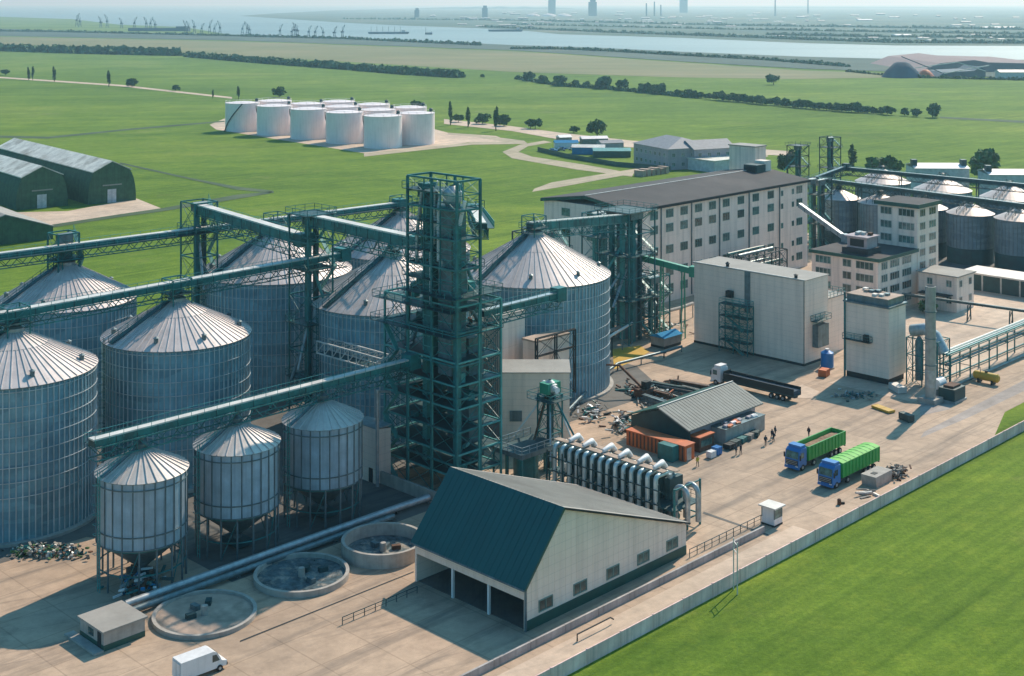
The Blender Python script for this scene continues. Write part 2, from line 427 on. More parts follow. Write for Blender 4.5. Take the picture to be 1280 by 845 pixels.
sheet('tank_pad', [(262,156),(270,162),(470,194),(585,178),(640,178),(620,170),(560,166),(500,150),(300,140)], .05, 'pad')
sheet('tank_road', [(455,196),(590,181),(660,180),(655,176),(600,169),(560,166),(560,168),(598,172),(628,177),(590,178),(455,192)], .09, 'dirt')
sheet('dirt_track', [(628,190),(640,198),(720,212),(790,221),(792,217),(730,206),(665,196),(648,190),(660,183),(690,178),(680,176),(650,181)], .09, 'dirt')
sheet('back_track', [(665,240),(700,234),(820,212),(900,200),(960,196),(960,192),(880,196),(800,210),(690,228),(668,236)], .07, 'dirt')
sheet('field_road', [(-40,93.5),(150,106),(290,121.5),(290,123.5),(150,108),(-40,95)], .12, 'pad')
sheet('main_road', [(555,149),(640,158),(700,166),(790,176),(1000,190),(1000,196),(780,184),(690,173),(640,164),(555,155)], .12, 'pad')
for i, pts in enumerate([[(-60,168),(60,171),(160,161),(280,151),(282,152.4),(160,163),(60,173.5),(-60,171)],
                         [(150,203),(240,223),(300,234),(342,238.5),(342,241.5),(296,237.5),(150,205)],
                         [(0,291),(150,268),(205,260),(296,243.5),(340,239.5),(338,242),(210,263.5),(150,271.5),(0,295)],
                         [(1175,146),(1300,152),(1300,155),(1175,148)]]):
    sheet('drainage_ditch', pts, .1, 'ditch')

# ------------------------------------------------------------------ sky, sun, haze, camera
w = bpy.data.worlds.new('World'); scene.world = w; w.use_nodes = True
nt = w.node_tree; bg = nt.nodes['Background']
sky = nt.nodes.new('ShaderNodeTexSky'); sky.sky_type = 'NISHITA'; sky.sun_disc = False
SUN_EL, SUN_AZ = math.radians(41.5), math.radians(32.5)     # azimuth to the right of the view axis
sky.sun_elevation = SUN_EL; sky.sun_rotation = SUN_AZ
sky.air_density = 1.2; sky.dust_density = 1.5; sky.ozone_density = 3
tint = N(nt, 'ShaderNodeMix', data_type='RGBA', blend_type='MULTIPLY'); tint.inputs[0].default_value = 1
tint.inputs[7].default_value = (.40, .95, 1.10, 1)
nt.links.new(sky.outputs[0], tint.inputs[6]); nt.links.new(tint.outputs[2], bg.inputs[0])
bg.inputs[1].default_value = .15
sl = bpy.data.lights.new('sun', 'SUN'); sl.energy = 5.0; sl.angle = math.radians(.53); sl.color = (1.0, .85, .69)
so = bpy.data.objects.new('sun', sl); COL.objects.link(so)
sd = Vector((math.sin(SUN_AZ)*math.cos(SUN_EL), math.cos(SUN_AZ)*math.cos(SUN_EL), math.sin(SUN_EL)))
so.rotation_euler = sd.to_track_quat('Z', 'Y').to_euler(); so.location = (0,0,200)

hz = MB(); hz.box(-44000, 44000, -400, 59000, -3, 260, 'white'); ho = hz.build('haze'); struct(ho)
m = bpy.data.materials.new('haze_air'); m.use_nodes = True; nt = m.node_tree
nt.nodes.remove(nt.nodes['Principled BSDF'])
vs_ = nt.nodes.new('ShaderNodeVolumeScatter'); vs_.inputs['Color'].default_value = (.52,.84,1.0,1)
vs_.inputs['Density'].default_value = 1/9500; vs_.inputs['Anisotropy'].default_value = .38
nt.links.new(vs_.outputs[0], nt.nodes['Material Output'].inputs['Volume'])
ho.data.materials.clear(); ho.data.materials.append(m)

cam = bpy.data.cameras.new('camera'); co = bpy.data.objects.new('camera', cam); COL.objects.link(co)
cam.sensor_width = 36; cam.lens = FX/1280*36; cam.shift_y = -(422.5-4)/1280
cam.clip_start = 1; cam.clip_end = 90000
co.location = (0,0,CH); co.rotation_euler = (math.pi/2,0,0); scene.camera = co

scene.view_settings.view_transform = 'Standard'; scene.view_settings.look = 'None'
scene.view_settings.exposure = 0; scene.view_settings.gamma = 1
scene.cycles.use_denoising = True
scene.cycles.max_bounces = 6; scene.cycles.diffuse_bounces = 3; scene.cycles.glossy_bounces = 3
scene.cycles.volume_bounces = 0; scene.cycles.transparent_max_bounces = 6

# ------------------------------------------------------------------ windows
WC = {}
def window(parent, side, u, z, ww, hh, nx=2, fr='frame', off=0.0, at=0.0):
    key = (ww, hh, nx, fr)
    if key not in WC:
        f = MB(); e = .12
        f.box(-ww/2, ww/2, -.09, 0, -hh/2, -hh/2+e, fr); f.box(-ww/2, ww/2, -.09, 0, hh/2-e, hh/2, fr)
        f.box(-ww/2, -ww/2+e, -.09, 0, -hh/2+e, hh/2-e, fr); f.box(ww/2-e, ww/2, -.09, 0, -hh/2+e, hh/2-e, fr)
        for k in range(1, nx): 
            c = -ww/2+ww*k/nx; f.box(c-.05, c+.05, -.075, 0, -hh/2+e, hh/2-e, fr)
        g = MB(); g.box(-ww/2+e, ww/2-e, -.03, 0, -hh/2+e, hh/2-e, 'glass')
        WC[key] = (f.mesh('window'), g.mesh('pane'))
    a, b = WC[key]
    if side == 'b': o = put('window', a, parent, (u, at-.003-off, z), 0)
    else: o = put('window', a, parent, (at-.003-off, u, z), -math.pi/2)
    put('pane', b, o)
    return o

# ------------------------------------------------------------------ big silos
def ring_pts(r, z, n, a0=0): return [(r*math.cos(a0+2*math.pi*k/n), r*math.sin(a0+2*math.pi*k/n), z) for k in range(n+1)]
def make_silo(Rr, H, rise, label, s, t, nrib=108, walls='silo', roofm='siloroof', group='large corrugated grain silos', cat='silo', ladder_az=3.02):
    root = thing('grain_silo', label, cat, s, t, 0, group=group)
    wl = MB(); wl.lathe([(Rr, 0), (Rr, H)], walls, 96); wo = wl.build('wall', root, True)
    rb = MB()
    for k in range(nrib):
        a = 2*math.pi*(k+.5)/nrib; c, s_ = math.cos(a), math.sin(a)
        rb.beam((c*(Rr+.07), s_*(Rr+.07), 0), (c*(Rr+.07), s_*(Rr+.07), H-.05), .13, 'silorib')
    rb.build('stiffener', wo)
    rg = MB(); nr = 8
    for k in range(nr):
        z = H*(.30+.67*k/(nr-1)) - .1
        rg.lathe([(Rr+.13, z), (Rr+.22, z), (Rr+.22, z+.09), (Rr+.13, z+.09)], 'silorib', 64)
    rg.build('wind_ring', wo)
    rf = MB(); rf.lathe([(Rr+.35, H-.08), (Rr*.12, H+rise)], roofm, 120); ro = rf.build('roof', root)
    rr = MB()
    nn = 60
    for k in range(nn):
        a = 2*math.pi*(k+.5)/nn; c, s_ = math.cos(a), math.sin(a)
        r0 = Rr*.13 if k % 2 == 0 else Rr*.42
        z0 = H+rise*(1-(r0-Rr*.12)/(Rr*.88))
        rr.beam((c*r0, s_*r0, z0+.05), (c*(Rr+.3), s_*(Rr+.3), H), .09, 'roofrib', .14)
    for fr in (.42, .72):
        z = H+rise*(1-(fr-.12)/.88)
        rr.lathe([(Rr*fr-.05, z+.06), (Rr*fr+.06, z+.03)], 'galvd', 80)
    rr.build('roof_rib', ro)
    ev = MB(); ev.lathe([(Rr+.3, H-.22), (Rr+.42, H-.2), (Rr+.42, H-.06)], 'galvd', 96); ev.build('eave', root)
    cp = MB(); cp.lathe([(Rr*.12+.1, H+rise-.1), (Rr*.12+.1, H+rise+.5), (Rr*.05, H+rise+.9), (0.01, H+rise+.95)], 'galv', 24); cp.build('cap', root)
    rv = random.Random(int(s*10+t))
    for k in range(7):
        a = 2*math.pi*(k+.3*rv.random())/7; r0 = Rr*.86; z = H+rise*(1-(.86-.12)/.88)
        v = MB(); v.lathe([(.35, -.1), (.35, .7), (.5, .75), (.05, 1.0)], 'galvd', 10); v.build('roof_vent', root, False, (r0*math.cos(a), r0*math.sin(a), z))
    # ladder with cage + roof stair, its dark tread painting in the conveyor's shadow band
    ld = MB(); a = ladder_az; c, s_ = math.cos(a), math.sin(a)
    p = Vector((c*(Rr+.6), s_*(Rr+.6), 0)); tv = Vector((-s_, c, 0))*.3
    ld.beam(p+tv, p+tv+Vector((0,0,H+1)), .08, 'teal'); ld.beam(p-tv, p-tv+Vector((0,0,H+1)), .08, 'teal')
    for k in range(int(H/.5)): ld.beam(p+tv+Vector((0,0,k*.5)), p-tv+Vector((0,0,k*.5)), .05, 'teal')
    for k in range(3, int(H/1.2)):
        z = k*1.2; q = p+Vector((c,s_,0))*.7
        ld.beam(p+tv+Vector((0,0,z)), q+tv+Vector((0,0,z)), .05, 'teal'); ld.beam(q-tv+Vector((0,0,z)), q+tv+Vector((0,0,z)), .05, 'teal'); ld.beam(p-tv+Vector((0,0,z)), q-tv+Vector((0,0,z)), .05, 'teal')
    ld.build('ladder', root)
    st_ = MB()
    a = ladder_az+.08; c, s_ = math.cos(a), math.sin(a); tv = Vector((-s_, c, 0))*.65
    p0, p1 = Vector((c*Rr, s_*Rr, H+.25)), Vector((c*Rr*.14, s_*Rr*.14, H+rise+.15))
    st_.beam(p0, p1, 1.3, 'tealdark', .08); st_.rail([p0+tv, p1+tv], 'teal', .9, .07, 1.6); st_.rail([p0-tv, p1-tv], 'teal', .9, .07, 1.6)
    st_.build('roof_stair', root)
    hf = MB(); zt = H+rise+3.6
    for (x, y) in ((-1.7,-1.7),(1.7,-1.7),(1.7,1.7),(-1.7,1.7)):
        r_ = math.hypot(x, y); hf.beam((x,y,H+rise*(1-(r_-Rr*.12)/(Rr*.88))-.1), (x,y,zt), .16, 'teal')
    for z in (H+rise+1.2,): hf.box(-2.1,2.1,-2.1,2.1,z,z+.08,'tealdark'); hf.rail([(-2.1,-2.1,z),(2.1,-2.1,z),(2.1,2.1,z),(-2.1,2.1,z),(-2.1,-2.1,z)], 'teal', 1.1, .07, 1.4)
    for p_, q_ in (((-1.7,-1.7),(1.7,-1.7)),((1.7,-1.7),(1.7,1.7)),((1.7,1.7),(-1.7,1.7)),((-1.7,1.7),(-1.7,-1.7))): hf.beam((*p_,zt),(*q_,zt),.14,'teal'); hf.beam((*p_,H+rise+1.2),(*q_,zt),.08,'teal')
    hf.box(-.6,.6,-.5,.5,H+rise+1.3,H+rise+2.4,'galvd'); hf.build('head_frame', root)
    bs = MB(); bs.lathe([(Rr+.9, .0), (Rr+.9, .45), (Rr, .46)], 'basin', 64); bs.build('foundation', root)
    return root
make_silo(11.5, 21.8, 5.2, 'nearest large silo, cut off by the left photo edge, in front of the small bins', 88.5, 189.2, 84)
make_silo(11.5, 21.8, 5.2, 'large silo right behind the three small legged bins, second in the front row', 116, 189.7, 84)
make_silo(12.0, 21.8, 6.0, 'large silo at left whose cone roof touches the grass field, a conveyor over its top', 116, 226.7, 84)
make_silo(14.8, 22, 7.5, 'wide silo left of the centre with a dark lift tower standing in front of it', 157.2, 220.4)
make_silo(14.8, 22, 7.5, 'wide silo directly left of the tall dryer tower with a conveyor shadow across its roof', 157.1, 184.6)
make_silo(14.8, 22, 7.5, 'wide silo with full cone roof between the dryer tower and the long mill', 191.1, 181.5)
make_silo(14.8, 22, 7.5, 'wide silo farthest back, only its roof showing left of the dryer tower top', 190.2, 220.5)

# ------------------------------------------------------------------ small bins on legs
def make_bin(label, s, t):
    root = thing('small_bin', label, 'silo', s, t, 0, group='small grain bins on legs')
    Rr, z0, z1, rise = 5.7, 5.6, 14.3, 2.6
    b = MB(); b.lathe([(Rr, z0), (Rr, z1)], 'bin', 64); wo = b.build('wall', root, True)
    r = MB()
    for k in range(26):
        a = 2*math.pi*(k+.5)/26; c, s_ = math.cos(a), math.sin(a)
        r.beam((c*(Rr+.05), s_*(Rr+.05), z0), (c*(Rr+.05), s_*(Rr+.05), z1), .13, 'galvd')
    for z in (z0+.02, z0+1.7, z1-1.1, z1-.15): r.lathe([(Rr+.04, z), (Rr+.15, z), (Rr+.15, z+.13), (Rr+.04, z+.13)], 'galvd', 64)
    r.build('stiffener', wo)
    f = MB(); f.lathe([(Rr+.3, z1-.05), (.7, z1+rise)], 'bin_roof', 60); ro = f.build('roof', root)
    f = MB()
    for k in range(30):
        a = 2*math.pi*(k+.5)/30; c, s_ = math.cos(a), math.sin(a)
        f.beam((c*.8, s_*.8, z1+rise), (c*(Rr+.28), s_*(Rr+.28), z1+.02), .09, 'roofrib', .16)
    f.build('roof_rib', ro)
    c_ = MB(); c_.lathe([(.8, z1+rise-.1), (.8, z1+rise+.7), (.3, z1+rise+1.2), (.3, z1+rise+1.8), (.01, z1+rise+1.8)], 'galvd', 16); c_.build('cap', root)
    hp = MB(); hp.lathe([(Rr-.1, z0), (.6, 1.6), (.6, 1.1)], 'galvd', 48); hp.build('hopper', root, True)
    for k in range(16):
        a = 2*math.pi*(k+.5)/16; c, s_ = math.cos(a), math.sin(a)
        l = MB(); l.beam((0,0,0), (0,0,z0), .2, 'galvd'); l.build('leg', root, False, ((Rr-.12)*c, (Rr-.12)*s_, 0))
    bp = MB()
    for z in (2.4, z0-.15):
        q = ring_pts(Rr-.12, z, 16, math.pi/16)
        for u, v in zip(q, q[1:]): bp.beam(u, v, .14, 'teal')
    q0, q1 = ring_pts(Rr-.12, 0.1, 16, math.pi/16), ring_pts(Rr-.12, z0-.2, 16, math.pi/16)
    for k in range(0, 16, 3): bp.beam(q0[k], q1[k+1], .1, 'teal')
    bp.build('leg_bracing', root)
    ld = MB(); p = Vector((-Rr-.45, 0, 0)); tv = Vector((0,.3,0))
    for t_ in (tv, -tv): ld.beam(p+t_, p+t_+Vector((0,0,z1+1)), .08, 'teallight')
    for k in range(28): ld.beam(p+tv+Vector((0,0,k*.54)), p-tv+Vector((0,0,k*.54)), .05, 'teallight')
    for k in range(4, 12):
        z = k*1.25; q = p+Vector((-.7,0,0))
        for t_ in (tv, -tv): ld.beam(p+t_+Vector((0,0,z)), q+t_+Vector((0,0,z)), .05, 'teallight')
        ld.beam(q+tv+Vector((0,0,z)), q-tv+Vector((0,0,z)), .05, 'teallight')
    ld.build('ladder', root)
    rs = MB(); p0, p1 = Vector((-Rr, .2, z1+.15)), Vector((-.8, .2, z1+rise+.1))
    rs.beam(p0, p1, .7, 'galvd', .07); rs.rail([p0+Vector((0,.4,0)), p1+Vector((0,.4,0))], 'teallight', .9, .05, 1.2); rs.rail([p0-Vector((0,.4,0)), p1-Vector((0,.4,0))], 'teallight', .9, .05, 1.2)
    rs.build('roof_stair', root)
    dc = MB(); dc.box(-1.2, 1.2, -2.0, 2.0, .3, 1.1, 'tealdark'); dc.build('discharge_box', root)
    return root
make_bin('small bin on steel legs nearest the camera, beside the low hut', 90.6, 156.6)
make_bin('small bin on steel legs in the middle of the three', 105.3, 156.7)
make_bin('small bin on steel legs in shadow, right one of three, beside the cream shed', 120.2, 156.8)

# ------------------------------------------------------------------ conveyors
def conveyor(name, label, p, q, w_=1.7, h_=.85, body='teal', hood='belt', truss=True, walk=1, deep=1.6, group='overhead grain conveyors', legs=()):
    p, q = Vector(p), Vector(q)
    (x0, y0), (x1, y1) = W(p.x, p.y), W(q.x, q.y)
    L = math.hypot(x1-x0, y1-y0); dz = q.z-p.z
    root = thing(name, label, 'conveyor', x0, y0, p.z, math.atan2(y1-y0, x1-x0), group, grid=False)
    P = lambda u, y, z: (u*L, y, u*dz+z)
    b = MB(); b.beam(P(0,0,0), P(1,0,0), w_, body, h_)
    h = MB(); h.beam(P(-.002,0,h_/2+.1), P(1.002,0,h_/2+.1), w_*.9, hood, .2)
    n = max(2, int(L/3))
    h.build('hood', root)
    for k in range(n+1):
        c = P(k/n, 0, 0); b.box(c[0]-.06, c[0]+.06, -w_/2-.04, w_/2+.04, c[2]-h_/2-.04, c[2]+h_/2+.02, 'tealdark')
    b.build('casing', root)
    if truss:
        t = MB(); zt, zb = -h_/2-.1, -h_/2-deep; hw = w_/2+.25
        for y in (-hw, hw):
            t.beam(P(0,y,zt), P(1,y,zt), .16, body); t.beam(P(0,y,zb), P(1,y,zb), .16, body)
            for k in range(n):
                t.beam(P(k/n,y,zt), P((k+.5)/n,y,zb), .1, body); t.beam(P((k+.5)/n,y,zb), P((k+1)/n,y,zt), .1, body)
        for k in range(n+1): t.beam(P(k/n,-hw,zb), P(k/n,hw,zb), .1, body)
        t.build('truss', root)
    if walk:
        wk = MB(); yc = walk*(w_/2+.65); wk.beam(P(0,yc,-.3), P(1,yc,-.3), 1.0, 'tealdark', .08); wk.build('walkway', root)
        r = MB(); yr = walk*(w_/2+1.15)
        r.rail([P(0,yr,-.26), P(1,yr,-.26)], 'teallight', 1.1, .06, 2.0)
        r.rail([P(0,-walk*(w_/2+.1),.1), P(1,-walk*(w_/2+.1),.1)], 'teallight', 1.0, .05, 2.0, False)
        r.build('handrail', root)
    for u in legs:
        lg = MB(); c = P(u,0,0); z = -p.z
        for y in (-.8, .8): lg.beam((c[0], y*1.6, z), (c[0], y, c[2]-h_/2), .25, body)
        nn = max(2, int((c[2]-z)/4))
        for k in range(nn):
            f0, f1 = k/nn, (k+1)/nn; za, zb_ = z+(c[2]-z)*f0, z+(c[2]-z)*f1
            lg.beam((c[0], -1.28+.48*f0, za), (c[0], 1.28-.48*f1, zb_-.4), .12, body)
        lg.build('trestle', root)
    hd = MB(); c = P(1,0,0); hd.box(c[0]-1.2, c[0]+.9, -w_*.75, w_*.75, c[2]-1.0, c[2]+1.3, body); hd.build('head_box', root)
    return root
def S3(x, y, h): return (*S(x, y, h), h)
conveyor('grain_conveyor', 'long conveyor over the front row of big silos up to the dryer tower', (70,189.3,29.3), (150,189.8,29.8), legs=(.24,))
conveyor('grain_conveyor', 'conveyor crossing the grass-side silo roofs, running behind the dryer tower', (88,227,31), (190,220.8,31.2), walk=-1)
conveyor('grain_conveyor', 'conveyor leaving the dryer tower rightwards and sloping down to the wide silo top', (146,150,40), (197,205,31), walk=-1, truss=True)
conveyor('grain_conveyor', 'teal conveyor from the wide silo top to the lifts beside the mill', (190,181.5,31.0), (231,189,27.3), 1.6, 1.5)
conveyor('grain_conveyor', 'pale topped gallery from the back transfer tower down to the lift tower', (142.5,224,35), (142.5,191,33.2), 2.2, 1.6, hood='belt', deep=2.2)
conveyor('grain_conveyor', 'pale topped gallery from the lift tower to the dryer tower', (142.5,190,37), (142,160,36.6), 2.2, 1.6, hood='belt', deep=2.2)
conveyor('grain_conveyor', 'low conveyor with pale top above the three small bins', (83.5,156.6,19.2), (137.5,156.8,19.2), 1.5, .8, deep=1.7)
conveyor('grain_conveyor', 'light coloured conveyor low across the front of the wide silo', (146,150,26.3), (164,150,26.5), 1.2, .8, hood='galv')
conveyor('grain_conveyor', 'conveyor on stilts joining the far silo tops at the right', (*S(1058,211,20),20), (*S(1300,234,20),20), 1.3, .9, body='tealdark', hood='galvd', walk=1, legs=(.3,.7))
conveyor('grain_conveyor', 'short inclined gallery rising from the mill end to the far conveyor', (*S(1012,226,18),18), (*S(1058,209,20.5),20.5), 1.3, .9, body='tealdark', hood='galvd')
conveyor('grain_conveyor', 'slim pale tube descending from the mill end wall to the office block roof', (*S(1000,257,20),20), (*S(1058,299,14.5),14.5), 1.0, 1.0, body='galv', hood='galv', truss=False, walk=0)
conveyor('grain_conveyor', 'lower conveyor at the right passing over the dark far silos', (*S(1026,225,19),19), (*S(1300,260,19),19), 1.3, .9, body='tealdark', hood='galvd', walk=1, legs=(.2,))

# truss footbridges in front of the silo wall
def bridge(label, p, q, w_=2.0, h_=1.7):
    p, q = Vector(p), Vector(q); (x0, y0), (x1, y1) = W(p.x, p.y), W(q.x, q.y)
    L = math.hypot(x1-x0, y1-y0); dz = q.z-p.z
    root = thing('truss_bridge', label, 'footbridge', x0, y0, p.z, math.atan2(y1-y0, x1-x0), grid=False)
    P = lambda u, y, z: (u*L, y, u*dz+z); n = max(3, int(L/2)); m = MB()
    for y in (-w_/2, w_/2):
        for z in (0, h_): m.beam(P(0,y,z), P(1,y,z), .2, 'belt')
        for k in range(n):
            m.beam(P(k/n,y,0), P((k+1)/n,y,h_) if k % 2 else P((k+1)/n,y,h_), .12, 'belt'); m.beam(P(k/n,y,0), P(k/n,y,h_), .12, 'belt')
    for k in range(n+1): m.beam(P(k/n,-w_/2,h_), P(k/n,w_/2,h_), .09, 'galv')
    m.build('truss', root)
    d = MB(); d.beam(P(0,0,-.05), P(1,0,-.05), w_*.9, 'tealdark', .08); d.build('deck', root)
    return root
bridge('pale lattice footbridge running toward the dryer tower in front of the silo', (139.5,182,15.8), (139.5,165,15.9), 2.6, 2.0)
bridge('short pale lattice bridge rising into the dryer tower side', (137.5,165,15.9), (140.5,160.5,19), 2.2, 1.8)

# ------------------------------------------------------------------ towers
def frame(mb, x0, x1, y0, y1, zs, nx, ny, w_, m, brace=True, bm=None):
    xs = [x0+(x1-x0)*k/nx for k in range(nx+1)]; ys = [y0+(y1-y0)*k/ny for k in range(ny+1)]
    for x in xs:
        for y in ys:
            if x in (xs[0], xs[-1]) or y in (ys[0], ys[-1]): mb.beam((x,y,zs[0]), (x,y,zs[-1]), w_, m)
    for z in zs[1:]:
        for y in (ys[0], ys[-1]): mb.beam((x0,y,z), (x1,y,z), w_*.8, m)
        for x in (xs[0], xs[-1]): mb.beam((x,y0,z), (x,y1,z), w_*.8, m)
    if brace:
        for za, zb in zip(zs, zs[1:]):
            for a, b in zip(xs, xs[1:]):
                for y in (ys[0], ys[-1]): mb.beam((a,y,za), (b,y,zb), w_*.28, bm or m); mb.beam((b,y,za), (a,y,zb), w_*.28, bm or m)
            for a, b in zip(ys, ys[1:]):
                for x in (xs[0], xs[-1]): mb.beam((x,a,za), (x,b,zb), w_*.28, bm or m); mb.beam((x,b,za), (x,a,zb), w_*.28, bm or m)
def platform(root, x0, x1, y0, y1, z, m='tealdark', rail='teal', skip=None):
    p = MB(); p.box(x0, x1, y0, y1, z-.08, z, m)
    p.rail([(x0,y0,z),(x1,y0,z),(x1,y1,z),(x0,y1,z),(x0,y0,z)], rail, 1.1, .07, 1.8)
    return p.build('platform', root)
def zigzag(root, x, y, zs, run=3.2, axis='y', m='teallight'):
    s_ = MB(); d = 1
    for za, zb in zip(zs, zs[1:]):
        f = (lambda u, v: (x+v, y+u, 0)) if axis == 'y' else (lambda u, v: (x+u, y+v, 0))
        a = Vector(f(0 if d > 0 else run, 0)); b = Vector(f(run if d > 0 else 0, 0)); a.z, b.z = za, zb
        s_.beam(a, b, .8, m, .1); s_.rail([a, b], m, 1.0, .06, 1.2, False); d = -d
    return s_.build('stair', root)

# the tall dryer tower
root = thing('dryer_tower', 'tallest structure: open green steel dryer and elevator tower in the middle', 'tower', 138, 147.1)
m = MB(); zs = [0]+[30+4.5*k for k in range(5)]
frame(m, 0, 4.9, 0, 11.3, [0,5,10,15,20,25,30,34.5,39,43.5,48], 1, 2, .36, 'teal', False)
m.build('frame', root)
m = MB(); frame(m, 0, 9.4, 0, 16.8, [0,3.3,6.6,10,13.5,17,20.5,24.5,29], 2, 3, .3, 'teallight', True, 'teal'); m.build('lower_frame', root)
for z in (34.5, 39, 43.5): platform(root, .1, 5.9, .1, 11.2, z)
platform(root, -1.2, 9.4, -.4, 12.5, 30.3); platform(root, -1.5, 9.6, -.3, 18.6, 24.5); platform(root, -1.3, 9.5, 0, 18.4, 28.2)
for z in (3.3, 6.6, 10, 13.5, 17, 20.5): 
    p = MB(); p.box(.3, 9.2, .3, 16.6, z-.08, z, 'tealdark'); p.build('floor', root)
def column(root, x0, x1, y0, y1, z0, z1, m='galvd', name='dryer_column', step=1.6):
    c = MB(); c.box(x0, x1, y0, y1, z0, z1, m); o = c.build(name, root)
    b = MB(); z = z0+step
    while z < z1: b.box(x0-.06, x1+.06, y0-.06, y1+.06, z, z+.14, 'teallight'); z += step
    b.build('band', o); return o
column(root, .9, 4.0, 2.2, 5.2, 18, 43.8, 'galvd'); column(root, 1.0, 3.6, 6.6, 8.6, 20, 38, 'teal')
column(root, 5.4, 8.6, 3, 8, 4, 22.8, 'galvd'); column(root, 5.6, 8.2, 9.5, 13.5, 8, 26, 'teal')
m = MB(); frame(m, .05, 4.85, .05, 11.25, [30,32.25,34.5,36.75,39,41.25,43.5,45.75,48], 1, 3, .16, 'teal', True, 'teallight'); m.build('upper_frame', root)
for z in (32.4, 36.8, 41.3, 46.0): platform(root, -.2, 5.1, 5.2, 12.4, z)
for k in range(16):
    rq = random.Random(k+100); x, y = rq.uniform(.3,4.6), rq.uniform(.3,11); z0q = rq.uniform(26,38); c = MB(); c.tube([(x,y,z0q),(x,y,z0q+rq.uniform(4,10)),(x+rq.uniform(-1,1),y+rq.uniform(-2,2),min(47.5, z0q+11))], rq.uniform(.1,.3), rq.choice(['galv','teallight','galvd','teal','white']), 8); c.build('pipe', root)
c = MB(); c.box(2.0, 3.2, 9.0, 10.0, 2, 45.5, 'teallight'); c.build('elevator_leg', root)
c = MB(); c.box(.6, 1.5, .6, 1.5, 2, 41, 'teal'); c.build('elevator_leg', root)
c = MB(); c.lathe([(1.0, 43.8), (1.5, 44.6), (1.5, 46), (.5, 46.9)], 'galv', 16, 2.4, 3.6); c.build('head_hopper', root)
c = MB(); c.lathe([(1.1, 43.5), (1.1, 45), (.3, 46.2)], 'galvd', 14, 2.6, 8.2); c.build('cyclone', root)
c = MB(); c.box(1.2, 3.8, 8.6, 10.3, 44.6, 46.8, 'teal'); c.build('elevator_head', root)
for a, b, r_ in (((2.6,9.4,45),(2.4,4.2,37),.32), ((3,9,44),(8,14,26),.3), ((1,1,41),(4,8,31),.28), ((2.5,3,31),(8,2,24),.35), ((4.4,6,39),(8.5,4,29),.3), ((1,12,30),(3,15,20),.35), ((8,15,28),(2,16,14),.3)):
    c = MB(); c.tube([a, b], r_, 'galvd'); c.build('chute', root)
zigzag(root, 4.5, 7.5, [24.5,28.2,31.5,34.5,37,39,41.2,43.5], 3.0)
zigzag(root, -.8, 12.8, [.1,3.3,6.6,10,13.5,17,20.5,24.5], 3.2)
rn = random.Random(3)
for k in range(26):     # motors, ducts and gearboxes on the floors
    z = rn.choice([3.3,6.6,10,13.5,17,20.5,24.5,28.2,30.3,30.3,34.5,39]); x = rn.uniform(.4, 3.4 if z > 30.5 else 7.5); y = rn.uniform(.5, 9 if z > 30.5 else 14)
    c = MB(); sx_, sy_, sz_ = rn.uniform(.5,1.4), rn.uniform(.5,1.6), rn.uniform(.5,1.5)
    mm = rn.choice(['teal','galv','galvd','teallight','teallight','rust'])
    if rn.random() < .5: c.box(x, x+sx_, y, y+sy_, z, z+sz_, mm)
    else: c.tube([(x,y,z+.5),(x+sx_,y+sy_,z+.5)], .35, mm, 10); c.box(x, x+.4, y, y+.4, z, z+.3, 'dark')
    c.build('machine', root)

def lift_tower(label, s, t, dx, dy, h, nlev, extra=True, col='teal', cols=1, group='steel lift towers', seed=1):
    root = thing('lift_tower', label, 'tower', s, t, group=group)
    zs = [h*k/nlev for k in range(nlev+1)]
    m = MB(); frame(m, 0, dx, 0, dy, zs, 1, 1, .26, col); m.build('frame', root)
    for z in zs[2::2]: platform(root, -.5, dx+.5, -.5, dy+.5, z, 'tealdark', col)
    for k in range(cols):
        c = MB(); y = dy*(k+.5)/cols; c.box(dx*.3, dx*.3+.9, y-.4, y+.4, .3, h-1.5, 'teallight' if k % 2 else 'teal'); c.box(dx*.5+.7, dx*.5+1.4, y-.4, y+.4, .3, h-1.5, 'tealdark'); c.build('elevator_leg', root)
        c = MB(); c.box(dx*.2, dx*.5+1.6, y-.6, y+.6, h-1.8, h-.4, 'galvd'); c.tube([(dx*.2, y, h-.6), (dx*.5+1.6, y, h-.6)], .6, 'galvd', 12); c.build('elevator_head', root)
    rn = random.Random(seed)
    for k in range(4):
        z = rn.uniform(.45,.85)*h; c = MB(); c.tube([(dx*.5, dy*.5, z), (dx*rn.uniform(-.3,1.3), dy*rn.uniform(-.3,1.3), z-h*.25)], .28, rn.choice(['galv','galvd','teallight'])); c.build('chute', root)
    zigzag(root, dx+.7, .2, zs, dy*.8)
    return root
lift_tower('dark lift tower in front of the wide silo, left of the dryer tower', 140.5, 187.5, 5.4, 5.4, 38, 8, seed=4)
lift_tower('transfer tower standing against the green field above the left silos', 140, 222.5, 5, 5, 36.5, 7, seed=5)
lift_tower('lift tower above the left silo cap near the left photo edge', 113.5, 225, 4, 4, 33.5, 7, seed=6)
lift_tower('cluster of dark bucket lifts at the near corner of the long mill', 226, 186, 9, 9, 29, 6, cols=3, seed=7)
lift_tower('narrow lift tower behind the cluster, tucked between silo and mill', 232, 199, 8, 6, 26.5, 5, cols=2, seed=8)
lift_tower('slim lattice tower on the skyline behind the mill, right one', *S(1041,262), 5.5, 5.5, 26, 7, seed=9, col='tealdark')
lift_tower('slim lattice tower on the skyline behind the mill, left one', *S(1000,262), 6, 5.5, 23, 6, seed=10, col='tealdark')
lift_tower('dark frame between the mill end and the far small silos', *S(1024,318), 7, 6, 22, 5, cols=2, seed=11, col='tealdark')

